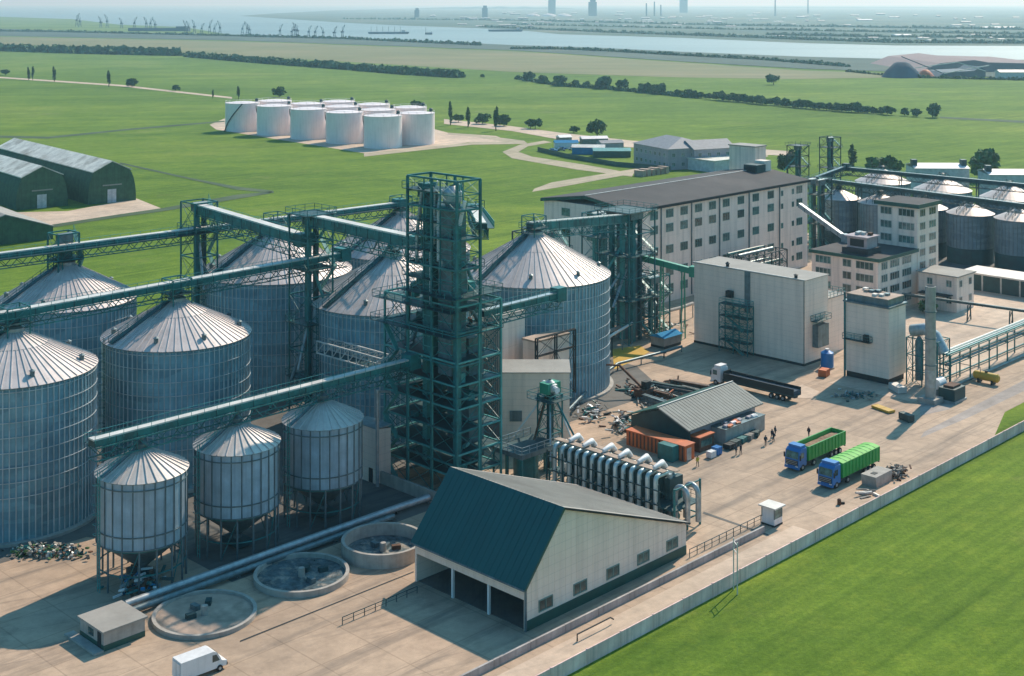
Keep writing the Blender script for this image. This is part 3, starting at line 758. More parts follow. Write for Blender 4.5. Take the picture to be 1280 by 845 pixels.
lift_tower('wide dark frame just behind the wide silo, joining it to the lift cluster', 209, 199, 12, 6, 25, 5, cols=3, seed=21, col='tealdark')
lift_tower('low dark frame at the foot of the mill between lifts and green duct', 236, 188, 7, 8, 13, 3, cols=2, seed=22)
# dark vertical pressure columns in the cluster
for i, (x, y, top, r_) in enumerate([(780,422,292,1.5), (793,418,300,1.2), (742,398,330,1.6)]):
    s_, t_ = S(x, y); h = 75*(y-top)/(y-4)
    o = MB(); o.lathe([(r_, 0), (r_, h-1), (r_*.4, h)], 'galvd' if i < 2 else 'teallight', 20, cap=True)
    tag(o.build('round_column', None, True, (*W(s_, t_), 0), A0), ['round dark column before the mill corner, left of the pair', 'round dark column before the mill corner, right of the pair', 'pale column just behind the wide silo edge'][i], 'column', 'round steel columns')

# ------------------------------------------------------------------ truck intake building
def lb_of(s, t, x):     # distance along +t from (s,t) at which photo column x is reached
    X, Y = W(s, t); u = (x-640)/FX; return (u*Y-X)/(-AY-u*AX)
def la_of(s, t, x):
    X, Y = W(s, t); u = (x-640)/FX; return (u*Y-X)/(AX-u*AY)
s0, t0 = 114.8, 110.4
root = thing('intake_building', 'truck intake shed with dark green steep roof and three open bays', 'building', s0, t0)
LA, LB, AXP, HE, HP, HB = 31.5, 19.9, 6.5, 5.5, 13.0, 4.2
slope_b = (HP-HB)/(LA-AXP)
w_ = MB()
w_.prism([(0,0),(LA,0),(LA,HB-.15),(AXP,HP-.15),(0,HE-.15)], 0, .3, 'cream')
w_.prism([(0,0),(LA,0),(LA,HB-.15),(AXP,HP-.15),(0,HE-.15)], LB-.3, LB, 'cream')
w_.box(LA-.3, LA-.005, .3, LB-.3, 0, HB-.2, 'cream')
w_.box(.005, .3, .3, LB-.3, 3.7, HE-.2, 'cream')
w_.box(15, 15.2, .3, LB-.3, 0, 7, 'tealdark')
wo = w_.build('wall', root)
r = MB(); r.prism([(-.45,HE-.52),(AXP,HP),(AXP,HP+.22),(-.45,HE-.30)], -.35, LB+.35, 'greenroof'); ro = r.build('roof', root)
r = MB(); r.prism([(AXP+.002,HP),(LA+.4,HB-.14),(LA+.4,HB+.08),(AXP+.002,HP+.22)], -.35, LB+.35, 'greyroof'); r.build('rear_roof', root)
r = MB(); r.beam((-.5,-.42,HE-.3), (AXP,-.42,HP+.16), .12, 'greentrim', .3); r.beam((AXP,-.42,HP+.1), (LA+.4,-.42,HB), .12, 'dark', .2)
for k in range(1, 20):
    y = LB*k/20; r.beam((-.45,y,HE-.28), (AXP,y,HP+.24), .05, 'greenroof', .05)
r.build('roof_edge', ro)
pl = MB(); pl.box(.0, LA, -.08, 0, 0, 1.25, 'greentrim'); pl.build('plinth', root)
sm = MB()
for k in range(1, 31):
    x = LA*k/31; zt = HE+(HP-HE)*x/AXP-.35 if x < AXP else HP-slope_b*(x-AXP)-.3
    sm.box(x-.03, x+.03, -.025, 0, 1.25, zt, 'cream')
for k in range(1, 20): y = LB*k/20; sm.box(-.02, .01, y-.03, y+.03, 3.75, HE-.3, 'cream')
sm.build('cladding_seam', wo)
gt = MB(); gt.box(-.62, -.45, -.3, LB+.3, HE-.5, HE-.34, 'galvd'); gt.build('gutter', ro)
sm = MB()
for k in range(1, 36):
    y = LB*k/36; sm.beam((AXP+.3,y,HP+.14),(LA+.4,y,HB+.1), .05, 'greyroof', .05)
for k in range(1, 5):
    x = AXP+(LA-AXP)*k/5; sm.beam((x,-.3,HP+.17-slope_b*(x-AXP)),(x,LB+.3,HP+.17-slope_b*(x-AXP)), .06, 'galvd', .04)
sm.build('roof_seam', ro)
for x in (565, 610):
    y = lb_of(s0, t0, x); p = MB(); p.box(0.02, .32, y-.16, y+.16, 0, 3.7, 'white'); p.build('bay_post', root)
p = MB(); p.box(-.12, .1, -.14, .1, 0, HE-.4, 'galvd'); p.build('downpipe', root)
for x in (682, 725, 766, 804, 840): window(root, 'b', la_of(s0, t0, x), 2.3, 2.5, 1.45, 2)
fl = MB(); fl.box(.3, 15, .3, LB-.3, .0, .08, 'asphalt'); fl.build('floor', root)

# ------------------------------------------------------------------ pipe bank behind the intake
root = thing('pipe_bank', 'bank of tall inverted U pipes in a steel rack behind the intake shed', 'machinery', 149.8, 117.5)
PLB = 21.5
m = MB(); frame(m, 0.3, 6.3, -2.2, PLB+.3, [0, 1.6, 3.4], 2, 5, .22, 'teal', False)
for x, y in ((.3,-2.2), (6.3,-2.2)): m.beam((x,y,0), (x,y,6.6), .25, 'teal')
m.beam((.3,-2.2,6.4), (6.3,-2.2,6.4), .16, 'teal')
for x in (1.6, 4.8):
    m.beam((x,0,4.9), (x,PLB,4.9), .16, 'tealdark'); m.beam((x,0,1.7), (x,PLB,1.7), .16, 'tealdark')
m.build('rack', root)
for k in range(14):
    y = .9+k*1.5; p = MB()
    arc = [(.55-.55*math.cos(math.pi*i/10), y, 7.1+.55*math.sin(math.pi*i/10)) for i in range(6)]
    p.tube([(0,y,.6)]+arc+[(2.6,y,7.65)], .34, 'pipegrey', 12); p.box(-.12,.12,y-.42,y+.42,3.9,4.1,'tealdark'); p.build('pipe', root, True)
for k in range(14):
    y = .9+k*1.5; p = MB()
    arc = [(4.3-.9*math.cos(math.pi*i/6), y+.2, 6.0+.8*math.sin(math.pi*i/6)) for i in range(7)]
    p.tube([(3.4,y+.2,1)]+arc+[(5.2,y+.2,1)], .3, 'galvd', 8); p.build('pipe', root, True)
hd = MB(); hd.tube([(1.1,.2,.9),(1.1,PLB,.9)], .5, 'teal', 12); hd.tube([(4.3,.2,1.0),(4.3,PLB,1.0)], .5, 'teal', 12); hd.build('header_pipe', root, True)
for (x, y) in ((2.6,2.0), (3.0,5.2), (2.7,8.6), (3.1,12.0), (2.6,15.5), (3.0,18.6)):
    d = MB(); d.tube([(x-1.6,y,8.4),(x-.6,y,8.6),(x+.8,y+.4,8.5),(x+1.9,y+.8,7.6),(x+2.4,y+.9,6.2)], [.28,.36,.46,.46,.42], 'white', 12); d.build('duct', root, True)
for (x, y) in ((1.3,-.6), (3.2,-1.0)):
    arc = [(x+1.3, y-1.1+1.1*math.cos(math.pi*i/8)*1, 5.0+1.2*math.sin(math.pi*i/8)) for i in range(9)]
    d = MB(); d.tube([(x+1.3,y,1.2)]+arc+[(x+1.3,y-2.2,1.2)], .38, 'galv', 12); d.build('duct', root, True)
for k in range(14):
    y = .9+k*1.5; q = MB(); q.box(2.7, 5.7, y-.5, y+.5, 3.6, 6.7, 'tealdark'); q.box(2.9, 3.5, y-.3, y+.3, 6.7, 7.3, ['galv','white','teallight'][k % 3]); q.tube([(2.2,y,2.5),(3.2,y,2.5),(3.2,y,3.6)], .2, 'galvd', 8); q.build('dark_backing_box', root)  # dark boxes added to make the space behind the pipes dark
fr_ = MB()
for z in (1.6, 3.9, 5.9): fr_.beam((-.45,-.3,z),(-.45,PLB+.3,z), .12, 'tealdark')
for k in range(8): fr_.beam((-.5,k*PLB/7,0),(-.5,k*PLB/7,6.9), .16, 'tealdark')
fr_.rail([(6.4,-2.2,3.5),(6.4,PLB,3.5)], 'tealdark', 1.1, .07, 1.6); fr_.build('front_frame', root)
dk = MB(); dk.box(1.0, 2.2, .4, PLB, 8.0, 8.12, 'sludge'); dk.box(4.0, 5.0, .4, PLB, 7.4, 7.5, 'sludge'); dk.box(.1, 6.4, -2.3, PLB, 3.4, 3.5, 'tealdark'); dk.build('deck', root)
rn = random.Random(9)
for k in range(16):
    v = MB(); x, y = rn.uniform(.6,5.6), rn.uniform(.5,PLB-.5); v.tube([(x,y,3.5),(x,y,4.4+rn.random())], .28, rn.choice(['galv','teal','galvd','white']), 10); v.tube([(x-.5,y,4.1),(x+.5,y,4.1)], .12, 'galv'); v.build('valve', root)

# platform left of it and its lift head
root = thing('tank_platform', 'steel platform with double handrails between dryer tower and pipe bank', 'platform', 147.9, 143.0)
m = MB(); frame(m, 0, 8.4, 0, 6.2, [0, 5.1], 3, 2, .25, 'teal', False); m.build('frame', root)
p = MB(); p.box(-.1, 8.5, -.1, 6.3, 5.1, 5.3, 'tealdark'); p.rail([(0,0,5.3),(8.4,0,5.3)], 'galv', 1.1, .09, 1.5); p.rail([(0,0,5.3),(0,6.2,5.3),(8.4,6.2,5.3)], 'galv', 1.1, .09, 1.5); p.box(-.15, 8.5, -.16, -.05, 4.6, 5.35, 'galvd'); p.box(-.16, -.05, -.05, 6.2, 4.6, 5.35, 'galvd'); p.build('deck', root)
tk = MB(); tk.lathe([(2.0,0),(2.0,4.6),(.4,5.0)], 'teal', 24, 4.2, 3.2); tk.build('tank', root, True)
s1, t1 = S(672, 551, 5.3)
root = thing('elevator_head', 'green elevator head bristling with struts and spouts before the cream block', 'machinery', 158, 146.5)
m = MB(); frame(m, -1.4, 1.4, -1.4, 1.4, [0,3,6,9,12], 1, 1, .2, 'teal'); m.build('frame', root)
for (x, y) in ((-.5,-.5), (.6,.5)): c = MB(); c.box(x-.4, x+.4, y-.4, y+.4, 0, 12.5, 'green' if x > 0 else 'tealdark'); c.build('elevator_leg', root)
platform(root, -2.6, 2.6, -2.6, 2.6, 11.4, 'tealdark', 'teal')
c = MB(); c.lathe([(.4,11.5),(1.2,12.6),(1.2,13.6),(.3,14.3)], 'galv', 16); c.build('hopper', root)
c = MB(); c.box(-1.4, 1.6, -.9, 1.0, 12.2, 13.9, 'green'); c.tube([(-.4,-2,13),(.6,2,13.2)], .5, 'white', 10); c.build('drive', root)
for k in range(7):
    a = k*.9+.3; c = MB(); rr_ = 4.5+k % 3; c.tube([(math.cos(a)*.8, math.sin(a)*.8, 11.8), (math.cos(a)*rr_, math.sin(a)*rr_, 2+k % 3)], .16, ['galv','teal','white','rust'][k % 4]); c.build('spout', root)

# ------------------------------------------------------------------ blocks in front of the wide silo
sx, tx = S(627, 549)
x0w, y0w = G(627, 556); x1w, y1w = G(712, 556)
root = thing('cream_block', 'cream windowless block with pale sloping roof in front of the wide silo', 'building', x0w, y0w, 0, 0, grid=False)
L = x1w-x0w; b = MB(); b.prism([(0,0),(6,0),(6,12.7),(0,12.2)], 0, L, 'cream', 'x'); b.build('wall', root)
b = MB(); b.prism([(-.2,12.2),(6.2,12.72),(6.2,12.87),(-.2,12.35)], -.2, L+.2, 'greyroof', 'x'); b.build('roof', root)
b = MB(); b.box(L*.12, L*.3, -.12, -.01, 4, 5.8, 'galvd'); b.build('wall_vent', root)
root = thing('tall_block', 'narrow taller grey block with rust stained flat roof against the wide silo', 'building', 172.5, 163.2)
b = MB(); b.box(0, 8.7, 0, 3.4, 0, 14.6, 'cream2'); b.build('wall', root)
b = MB(); b.box(-.15, 8.85, -.15, 3.55, 14.6, 14.9, 'sludge'); b.build('roof', root)
m = MB(); frame(m, -.8, 9.3, -1.0, -.5, [4, 12.4, 15.6], 2, 1, .2, 'dark'); m.build('bracing_frame', root)
root = thing('cream_annex', 'pale annex with corrugated front behind the dryer tower base', 'building', 169, 168.5)
b = MB(); b.box(0, 6, 0, 5, 0, 19, 'cream2')
for k in range(9): b.box(-.1, 0, .3+k*.5, .45+k*.5, .3, 18.8, 'galvd')
b.build('wall', root); b = MB(); b.box(-.15,6.1,-.1,5.1,19,19.2,'greyroof'); b.build('roof', root)

# small cream shed and low wall left of the dryer tower
root = thing('cream_shed', 'narrow cream shed between the shaded small bin and the dryer tower', 'building', 133.6, 160.8)
b = MB(); b.prism([(0,0),(3,0),(3,8.2),(0,8.6)], 0, 5.6, 'cream'); b.build('wall', root)
b = MB(); b.box(-.15, 3.1, -.15, 5.75, 8.62, 8.8, 'galv'); b.build('roof', root)
d = MB(); d.box(-.08, -.005, .8, 1.7, 0.1, 2.3, 'dark'); d.build('door', root)
b = MB(); b.box(134.2-134.2, .35, 0, 14.5, 0, 1.9, 'basin')
tag(b.build('low_wall', None, False, (*W(134.4, 147.8), 0), A0), 'low pale wall along the foot of the dryer tower', 'wall')
b = MB(); b.tube([(0,0,0),(0,0,15)], .28, 'galv', 12); b.tube([(0,0,14.8),(2.6,0,14.2)], .2, 'galv')
tag(b.build('vent_stack', None, True, (*W(133.2, 160), 0), A0), 'pale vertical vent pipe beside the cream shed roof', 'pipe')

# ------------------------------------------------------------------ the long mill
root = thing('flour_mill', 'long five storey mill with charcoal roof and rows of windows', 'building', 252.4, 207.0)
LA, LB, H = 79, 29.1, 24.3
b = MB(); b.box(0, LA, 0, LB, 0, H, 'cream2'); b.build('wall', root)
b = MB(); b.prism([(-.6,H-.1),(LB/2,H+2.0),(LB+.6,H-.1),(LB+.6,H+.35),(LB/2,H+2.45),(-.6,H+.35)], -.6, LA+.6, 'milroof', 'x'); ro = b.build('roof', root)
b = MB(); b.prism([(-.62,H-.5),(LB/2,H+1.6),(LB+.62,H-.5),(LB+.62,H+.25),(LB/2,H+2.35),(-.62,H+.25)], -.75, -.61, 'greentrim', 'x'); b.box(-.7, LA+.6, -.75, -.61, H-.35, H+.3, 'dark'); b.beam((-.6,LB/2,H+2.5),(LA+.6,LB/2,H+2.5),.35,'belt',.1); b.build('roof_edge', ro)  # pale ridge strip paints in the highlight along the mill ridge
for x in (826, 864, 899, 936, 974):
    p = MB(); u = la_of(252.4, 207, x); p.box(u-.14, u+.14, -.3, -.02, .5, H-.3, 'galvd'); p.build('downpipe', root)
for j, z in enumerate((22.2, 18.6, 13.2, 7.6, 3.4)):
    for i, x in enumerate((797.5,817.5,837,855,873,890.5,907.6,926,944.6,963.3,999)):
        if i == 0 and j > 1: continue
        window(root, 'b', la_of(252.4, 207, x), z, 3.0, 2.1, 3)
    for x in (974.5, 988): window(root, 'b', la_of(252.4, 207, x)+1.2, z-.2, 1.1, 1.5, 1)
for y in (5.2, 13, 21.5):
    for z in (21.8, 16.5): window(root, 'a', y, z, 2.8, 2.0, 2)
# penthouse, roof plant
ph = thing('roof_penthouse', 'square plant room standing on the far end of the mill roof', 'building', *S(944, 212, H+1.2), H+.2)
b = MB(); b.box(0, 5.6, 0, 9.3, 0, 7.6, 'cream2'); b.build('wall', ph); b = MB(); b.box(-.3, 5.9, -.3, 9.6, 7.6, 7.9, 'greyroof'); b.build('roof', ph)
ph = thing('air_handler', 'dark cubic air handling unit on the mill roof edge', 'machinery', *S(946, 223, H+.5), H+.4)
b = MB(); b.box(0, 4.5, 0, 4.5, .5, 3.8, 'tealdark'); b.build('casing', ph); b = MB(); b.box(-1.6, 6, -1.2, 5.5, 0, .5, 'galvd'); b.box(4.7, 8, .5, 4, .5, 4.6, 'cream2'); b.build('base', ph); 
b = MB(); b.box(-.05, 0, .5, 4.0, .9, 3.4, 'dark'); b.build('grille', ph)

# pipe rack between mill and white block
root = thing('pipe_rack', 'dark multi level pipe rack between the long mill and the white windowless block', 'machinery', *S(935,372))
m = MB(); frame(m, 0, 18, 0, 7, [0,3.5,6.8,10], 5, 2, .25, 'tealdark', True); m.build('frame', root)
rn = random.Random(5)
for k in range(12):
    c = MB(); y = .5+k % 6*1.1; z = [3.9,7.2,10.3][k % 3]; c.tube([(-.3,y,z),(rn.uniform(9,18.5),y,z)], rn.uniform(.15,.45), rn.choice(['galvd','teal','galv','rust']), 8); c.build('pipe', root)

# ------------------------------------------------------------------ white windowless block
s0, t0 = 239.0, 150.1
root = thing('white_block', 'large windowless cream white block with green fire stair on its long face', 'building', s0, t0)
LA, LB, H = 9.4, 28.0, 17.6
b = MB(); b.box(0, LA, 0, LB, .5, H, 'cream'); b.build('wall', root)
b = MB(); b.box(-.06, LA+.05, -.06, LB+.06, 0, .5, 'dark'); b.build('plinth', root)
b = MB(); b.box(-.2, LA+.2, -.2, LB+.2, H, H+.12, 'greyroof'); b.box(-.2, 0.05, -.2, LB+.2, H+.12, H+.3, 'belt'); b.build('roof', root)
b = MB(); b.box(-.15, -.0, 13.2, 14.6, 8.8, H-.05, 'galvd'); b.build('duct', root)
b = MB(); b.box(-.1, .02, -.1, .02, .3, H, 'dark'); b.build('corner_pipe', root)
for y, z in ((19.5, 1.2), (2.3,1.0)): b = MB(); b.lathe([(.35,0),(.35,.7),(.55,.8),(.1,z)], 'dark', 12, .6, y); b.build('roof_vent', root, False, (0,0,H+.1))
f = MB(); frame(f, -2.4, -.2, 12.3, 19.6, [0,2.6,5.2,7.8,10.4], 1, 2, .18, 'teal', True); f.build('stair_frame', root)
for z in (2.6,5.2,7.8,10.4): platform(root, -2.4, -.2, 12.3, 19.6, z, 'tealdark', 'teallight')
zigzag(root, -1.9, 13.6, [.1,2.6,5.2,7.8,10.4], 4.6, 'y')
b = MB(); b.box(-1.2, -.1, 17.4, 18.8, 11.6, 13.0, 'dark'); b.build('junction_box', root)
platform(root, 2.5, 8, -1.6, -.1, 8.9, 'tealdark', 'teal')
b = MB(); b.box(3.2, 7.4, -1.4, -.06, 3.4, 8.0, 'galvd'); b.build('filter_unit', root)
root = thing('yellow_wing', 'low pale yellow wing attached right behind the white block', 'building', s0+9.7, t0+1.5)
b = MB(); b.box(0, 9, 0, 12, 0, 11.8, 'cream'); b.build('wall', root); b = MB(); b.box(-.1, 9.2, -.2, 12.2, 11.8, 12, 'greyroof'); b.build('roof', root)
b = MB(); b.rail([(0,0,12),(9,0,12),(9,12,12)], 'teal', 1.1, .09, 1.5); b.build('handrail', root)
# overhead green duct from the cluster
conveyor('green_duct', 'bright green covered duct from the lift cluster to the white block', (236,192.5,17.5), (240,178.5,15.3), 1.3, 1.1, body='green', hood='green', truss=False, walk=0, legs=(.45,.8))

# cube building with brown roof
s0, t0 = 238.7, 130.7
root = thing('cube_block', 'cube shaped white block with rust brown flat roof beside the chimney', 'building', s0, t0)
b = MB(); b.box(0, 6.7, 0, 9.7, 1.2, 15.0, 'cream'); b.build('wall', root)
b = MB(); b.box(.3, 6.5, .3, 9.5, 0, 1.2, 'dark'); b.build('plinth', root)
b = MB(); b.box(-.3, 7.0, -.3, 10.0, 15.0, 15.35, 'galvd'); b.box(.3, 6.4, .3, 9.4, 15.35, 16.6, 'galvd'); b.box(.2, 6.5, .2, 9.5, 16.6, 16.75, 'sludge'); b.build('roof', root)
rn = random.Random(2)
for k in range(7):
    b = MB(); x, y = rn.uniform(.6,5), rn.uniform(.8,8); b.box(x, x+1, y, y+.9, 16.75, 17.2, rn.choice(['belt','galvd','sludge'])); b.build('roof_hatch', root)
platform(root, -1.2, -.02, 3.6, 9.6, 7.8, 'tealdark', 'teal')
b = MB(); b.box(-.9, -.2, 4.2, 5.2, 7.9, 9.2, 'dark'); b.build('junction_box', root)
b = MB(); b.box(-.3, -.02, 9.5, 9.8, 0, 17, 'teal'); b.build('drain_pipe', root)
# equipment between cube and chimney
root = thing('scrubber_frame', 'green steel frame with tall dark scrubber columns beside the chimney', 'machinery', 242, 122.2)
m = MB(); frame(m, 0, 5, 0, 6.5, [0,3,6,9.3], 2, 2, .2, 'teal'); m.build('frame', root)
for x, y in ((1.4,1.5),(1.4,4.5),(3.6,3)): c = MB(); c.lathe([(.8,1),(.8,8.5),(.3,9.5)], 'galvd', 16, x, y); c.build('scrubber_column', root, True)
c = MB(); c.tube([(2,6.4,10.2),(2,3.5,11.0),(2,1.5,10.0),(2,-.3,7)], 1.2, 'galv', 14); c.build('duct', root, True)

root = thing('chimney', 'tall pale round chimney stack throwing a long shadow over the yard', 'chimney', 234.1, 119.6)
m_ = MB(); m_.lathe([(1.0,1.0),(.96,21.8),(.8,21.85),(.8,20)], 'basin', 24); m_.build('stack', root, True)
m_ = MB(); m_.lathe([(1.04,3),(1.04,6.2)], 'galv', 24); m_.build('sleeve', root, True)
for z in (7,12,17): m_ = MB(); m_.lathe([(1.0,z),(1.08,z),(1.08,z+.2),(1.0,z+.2)], 'galvd', 24); m_.build('band', root)
m_ = MB(); m_.box(-1.7, 1.7, -1.7, 1.7, .0, 1.0, 'basin'); m_.build('base', root)

# ------------------------------------------------------------------ office block
def strip_windows(root, side, spans, zs, hh=1.9, at=0.0):
    for z in zs:
        for a, b_ in spans: window(root, side, (a+b_)/2, z, abs(b_-a), hh, max(2, round(abs(b_-a)/1.1)), 'framew', at=at)
s0, t0 = 290.0, 161.6
root = thing('office_block', 'cream office block with ribbon windows, dark roof and roof plant room', 'building', s0, t0)
b = MB(); b.box(0, 19.2, 0, 18.3, 0, 13.4, 'cream2'); b.build('wall', root)
b = MB(); b.box(-.5, 19.2, -.5, 18.8, 13.4, 13.65, 'milroof'); b.box(-.55, -.45, -.5, 18.8, 12.9, 13.75, 'greentrim'); b.box(-.5, 19.2, -.55, -.45, 12.9, 13.75, 'greentrim'); b.build('roof', root)
strip_windows(root, 'a', [(1.2,6.0),(7.2,9.6),(12.8,17.2)], (11.6,8.6,5.5,2.4))
strip_windows(root, 'b', [(1.4,4.4),(5.6,10.2),(11.6,16.2)], (11.6,8.6,5.5,2.4))
b = MB(); b.box(2.0, 8.6, 4, 11.0, 13.65, 15.0, 'milroof'); b.build('roof_deck', root)
pr = thing('plant_room', 'square brick plant room on the office block roof', 'building', s0+2.8, t0+4.6, 15.0)
b = MB(); b.box(0, 5, 0, 5.4, 0, 2.6, 'pink'); b.build('wall', pr); b = MB(); b.box(-.5, 5.5, -.5, 6, 2.6, 2.9, 'pink'); b.build('roof', pr)
rn = random.Random(6)
for k in range(4): b = MB(); x, y = rn.uniform(.3,3.5), rn.uniform(.3,4); b.box(x, x+1.1, y, y+1, 2.9, 3.6, rn.choice(['rust','galv','belt'])); b.build('fan_unit', pr)
b = MB(); b.box(-.06,-.01,.8,4.6,.4,2.2,'dark'); b.build('louvre', pr)
root = thing('office_tower', 'taller seven storey cream wing rising behind the office block', 'building', 309.3, 161.5)
b = MB(); b.box(0, 11, 0, 11, 0, 24.2, 'cream2'); b.build('wall', root)
b = MB(); b.box(-.7, 11.7, -.7, 11.7, 24.2, 24.6, 'milroof'); b.box(-.75,-.65,-.7,11.7,23.7,24.7,'greentrim'); b.box(-.7,11.7,-.75,-.65,23.7,24.7,'greentrim'); b.build('roof', root)
strip_windows(root, 'a', [(.8,5.2),(7.0,10.2)], (22.3,18.9,15.6))
strip_windows(root, 'b', [(1.2,4.0),(6.0,9.6)], (22.3,19.0,15.8,12.4,9.2,6.0,2.6))
root = thing('office_annex', 'small two storey cream annex with dark roof at the foot of the office tower', 'building', 306, 149.5)
b = MB(); b.box(0, 9, 0, 10, 0, 8.6, 'cream2'); b.build('wall', root); b = MB(); b.box(-.5, 9.5, -.5, 10.5, 8.6, 8.9, 'greyroof'); b.build('roof', root)
b = MB(); b.box(-2.6, -.02, 1, 9, 4.0, 4.2, 'dark'); b.build('canopy', root)
for z in (6.8, 2.8):
    for u in (2, 7): window(root, 'b', u, z, 1.5, 1.7, 2, 'framew'); window(root, 'a', u, z, 1.5, 1.7, 2, 'framew')

# ------------------------------------------------------------------ far dark silos at the right
def far_silo(label, X, Y, Rr, H, rise, z0=4.5, group='far hopper silos at the right'):
    root = thing('far_silo', label, 'silo', X, Y, 0, A0, group, grid=False)
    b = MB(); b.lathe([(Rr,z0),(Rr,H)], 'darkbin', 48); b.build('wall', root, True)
    r = MB()
    for k in range(36): a = 2*math.pi*k/36; r.beam(((Rr+.05)*math.cos(a),(Rr+.05)*math.sin(a),z0),((Rr+.05)*math.cos(a),(Rr+.05)*math.sin(a),H), .14, 'galvd')
    r.build('stiffener', root)
    f = MB(); f.lathe([(Rr+.3,H-.05),(.8,H+rise)], 'siloroof', 40); f.build('roof', root)
    c = MB(); c.lathe([(.9,H+rise-.1),(.9,H+rise+.9),(.1,H+rise+1.3)], 'tealdark', 12); c.build('cap', root)
    k_ = MB()
    for y in (-1.0, 1.0): k_.rail([(-Rr-.2,y,H+.3),(0,y,H+rise+.3),(Rr+.2,y,H+.3)], 'tealdark', 1.1, .12, 1.8)
    k_.build('roof_stair', root)
    hp = MB(); hp.lathe([(Rr,z0),(Rr,0)], 'tealdark', 40); hp.build('skirt', root)
    return root
base = (133.2, 388.0); names = ['dark silo right of the office tower with two bright sheets', 'dark silo at the right photo edge behind the yard', 'dark silo hidden mostly by the office tower, right of the pair', 'dark silo half hidden at the left side of the office tower', 'small dark silo next to the mill end with bright vertical sheets']
for k, l in zip((0,-1,1,2,3), names): far_silo(l, base[0]-.7137*14.4*k, base[1]+.7005*14.4*k, 6.5, 14.2, 2.6)
for (X, Y), l in zip(((155.6,417.6),(140.6,436),(126.6,456)), ['far silo with stepped roof stairs, rightmost in the back row', 'far silo in the middle of the back row below the conveyor', 'far silo behind the small dark one, leftmost of the back row']):
    far_silo(l, X, Y, 9.0, 14.2, 4.2)
for i, (x0, x1, yb, top, l) in enumerate([(1144,1211,243,205,'pale long shed with flat pinkish roof beyond the far silos'), (1237,1330,252,213,'pale long shed at the right photo edge beyond the far silos')]):
    X0, Y0 = G(x0, yb); X1, _ = G(x1, yb)
    root = thing('pale_shed', l, 'building', X0, Y0, 0, -.03, 'pale sheds beyond the silos', grid=False)
    h = 75*(yb-top-6)/(yb-4); b = MB(); b.box(0, X1-X0, 0, 14, 0, h, 'farwhite'); b.build('wall', root)
    b = MB(); b.prism([(-.3,h),(7,h+1.3),(14.3,h),(14.3,h+.25),(7,h+1.55),(-.3,h+.25)], -.3, X1-X0+.3, 'tankwhite', 'x'); b.build('roof', root)
    for u in (.03,.95): b = MB(); q = (X1-X0)*u; b.box(q-1, q+1, 3, 6, h+.6, h+3.2, 'tealdark'); b.build('roof_unit', root)

s1, t1 = S(1330, 380)
root = thing('low_shed', 'long low shed with pale roof edge before the dark silos at the right photo edge', 'building', s1, t1)
lb = lb_of(s1, t1, 1203); b = MB(); b.box(0, 9, 0, lb, 0, 4.2, 'tealdark')
for k in range(int(lb/5)): b.box(-.1, 0, 1+k*5, 1.4+k*5, 0, 4.2, 'galv')
b.build('wall', root); b = MB(); b.box(-.5, 9.5, -.5, lb+.5, 4.2, 4.6, 'belt'); b.build('roof', root)
conveyor('pipe_gallery', 'slim dark pipe gallery above the paved area in front of the low shed', (*S(1128,368,4),4), (*S(1300,392,4),4), .5, .4, body='tealdark', hood='galvd', truss=False, walk=0, legs=(.2,.5,.8))
# ------------------------------------------------------------------ canopy building, orange shed, things around
s0, t0 = 179.6, 135.0
root = thing('canopy_building', 'long low shed with grey green gabled roof in the yard centre', 'building', s0, t0)
LA, LB, H = 21.2, 12.6, 3.7
b = MB(); b.box(1.0, LA-.6, .8, LB-.6, 0, H, 'pink'); b.build('wall', root)
b = MB(); b.prism([(-.3,H-.15),(LB/2,H+2.4),(LB/2,H+2.6),(-.3,H+.05)], -.4, LA+.4, 'canopyroof', 'x'); ro = b.build('roof', root)
b = MB(); b.prism([(LB/2+.002,H+2.4),(LB+.3,H-.15),(LB+.3,H+.05),(LB/2+.002,H+2.6)], -.4, LA+.4, 'greentrim', 'x'); b.build('rear_roof', root)
b = MB()
for k in range(26): u = -.3+LA*k/25; b.beam((u,-.3,H+.07),(u,LB/2,H+2.62), .05, 'canopyroof', .05)
b.beam((-.4,LB/2,H+2.68),(LA+.4,LB/2,H+2.68),.25,'belt',.1); b.build('roof_seam', ro)
b = MB(); b.prism([(0,0),(LB,0),(LB,H-.2),(LB/2,H+2.2),(0,H-.2)], 0.3, .5, 'tealdark', 'x'); b.build('gable', root)
s1, t1 = S(907, 557)
root = thing('porch_store', 'lean-to store with pink and white sacks stacked on its flat top', 'building', s1, t1)
la = la_of(s1, t1, 956); b = MB(); b.box(0, la, 0, 3, 0, 2.6, 'basin'); b.build('wall', root)
b = MB(); b.box(-.1, la+.1, -.1, 3, 2.6, 2.7, 'galvd'); b.build('roof', root)
rn = random.Random(8)
for k in range(14):
    x = s1+rn.uniform(.5, la-1.5); y = t1+rn.uniform(.3, 2.2); b = MB(); w1, w2, hh = rn.uniform(.8,1.3), rn.uniform(.6,.9), rn.uniform(.3,.5)
    mk = rn.choice(['white','pink','tankwhite','orange'])
    b.prism([(-w2/2,0),(w2/2,0),(w2/2*.9,hh*.8),(w2*.2,hh),(-w2*.25,hh),(-w2/2*.9,hh*.75)], -w1/2, w1/2, mk, 'x')
    tag(b.build('sack', None, False, (*W(x,y), 2.72), A0+rn.uniform(-.3,.3)), 'filled sack lying on the flat top of the lean-to store', 'sack', 'sacks on the lean-to store')
s1, t1 = S(856, 578)
root = thing('orange_shed', 'long orange container-like shed in front of the grey green roof', 'building', s1, t1)
lb = lb_of(s1, t1, 783); b = MB(); b.box(0, 2.6, 0, lb, 0, 2.5, 'orange')
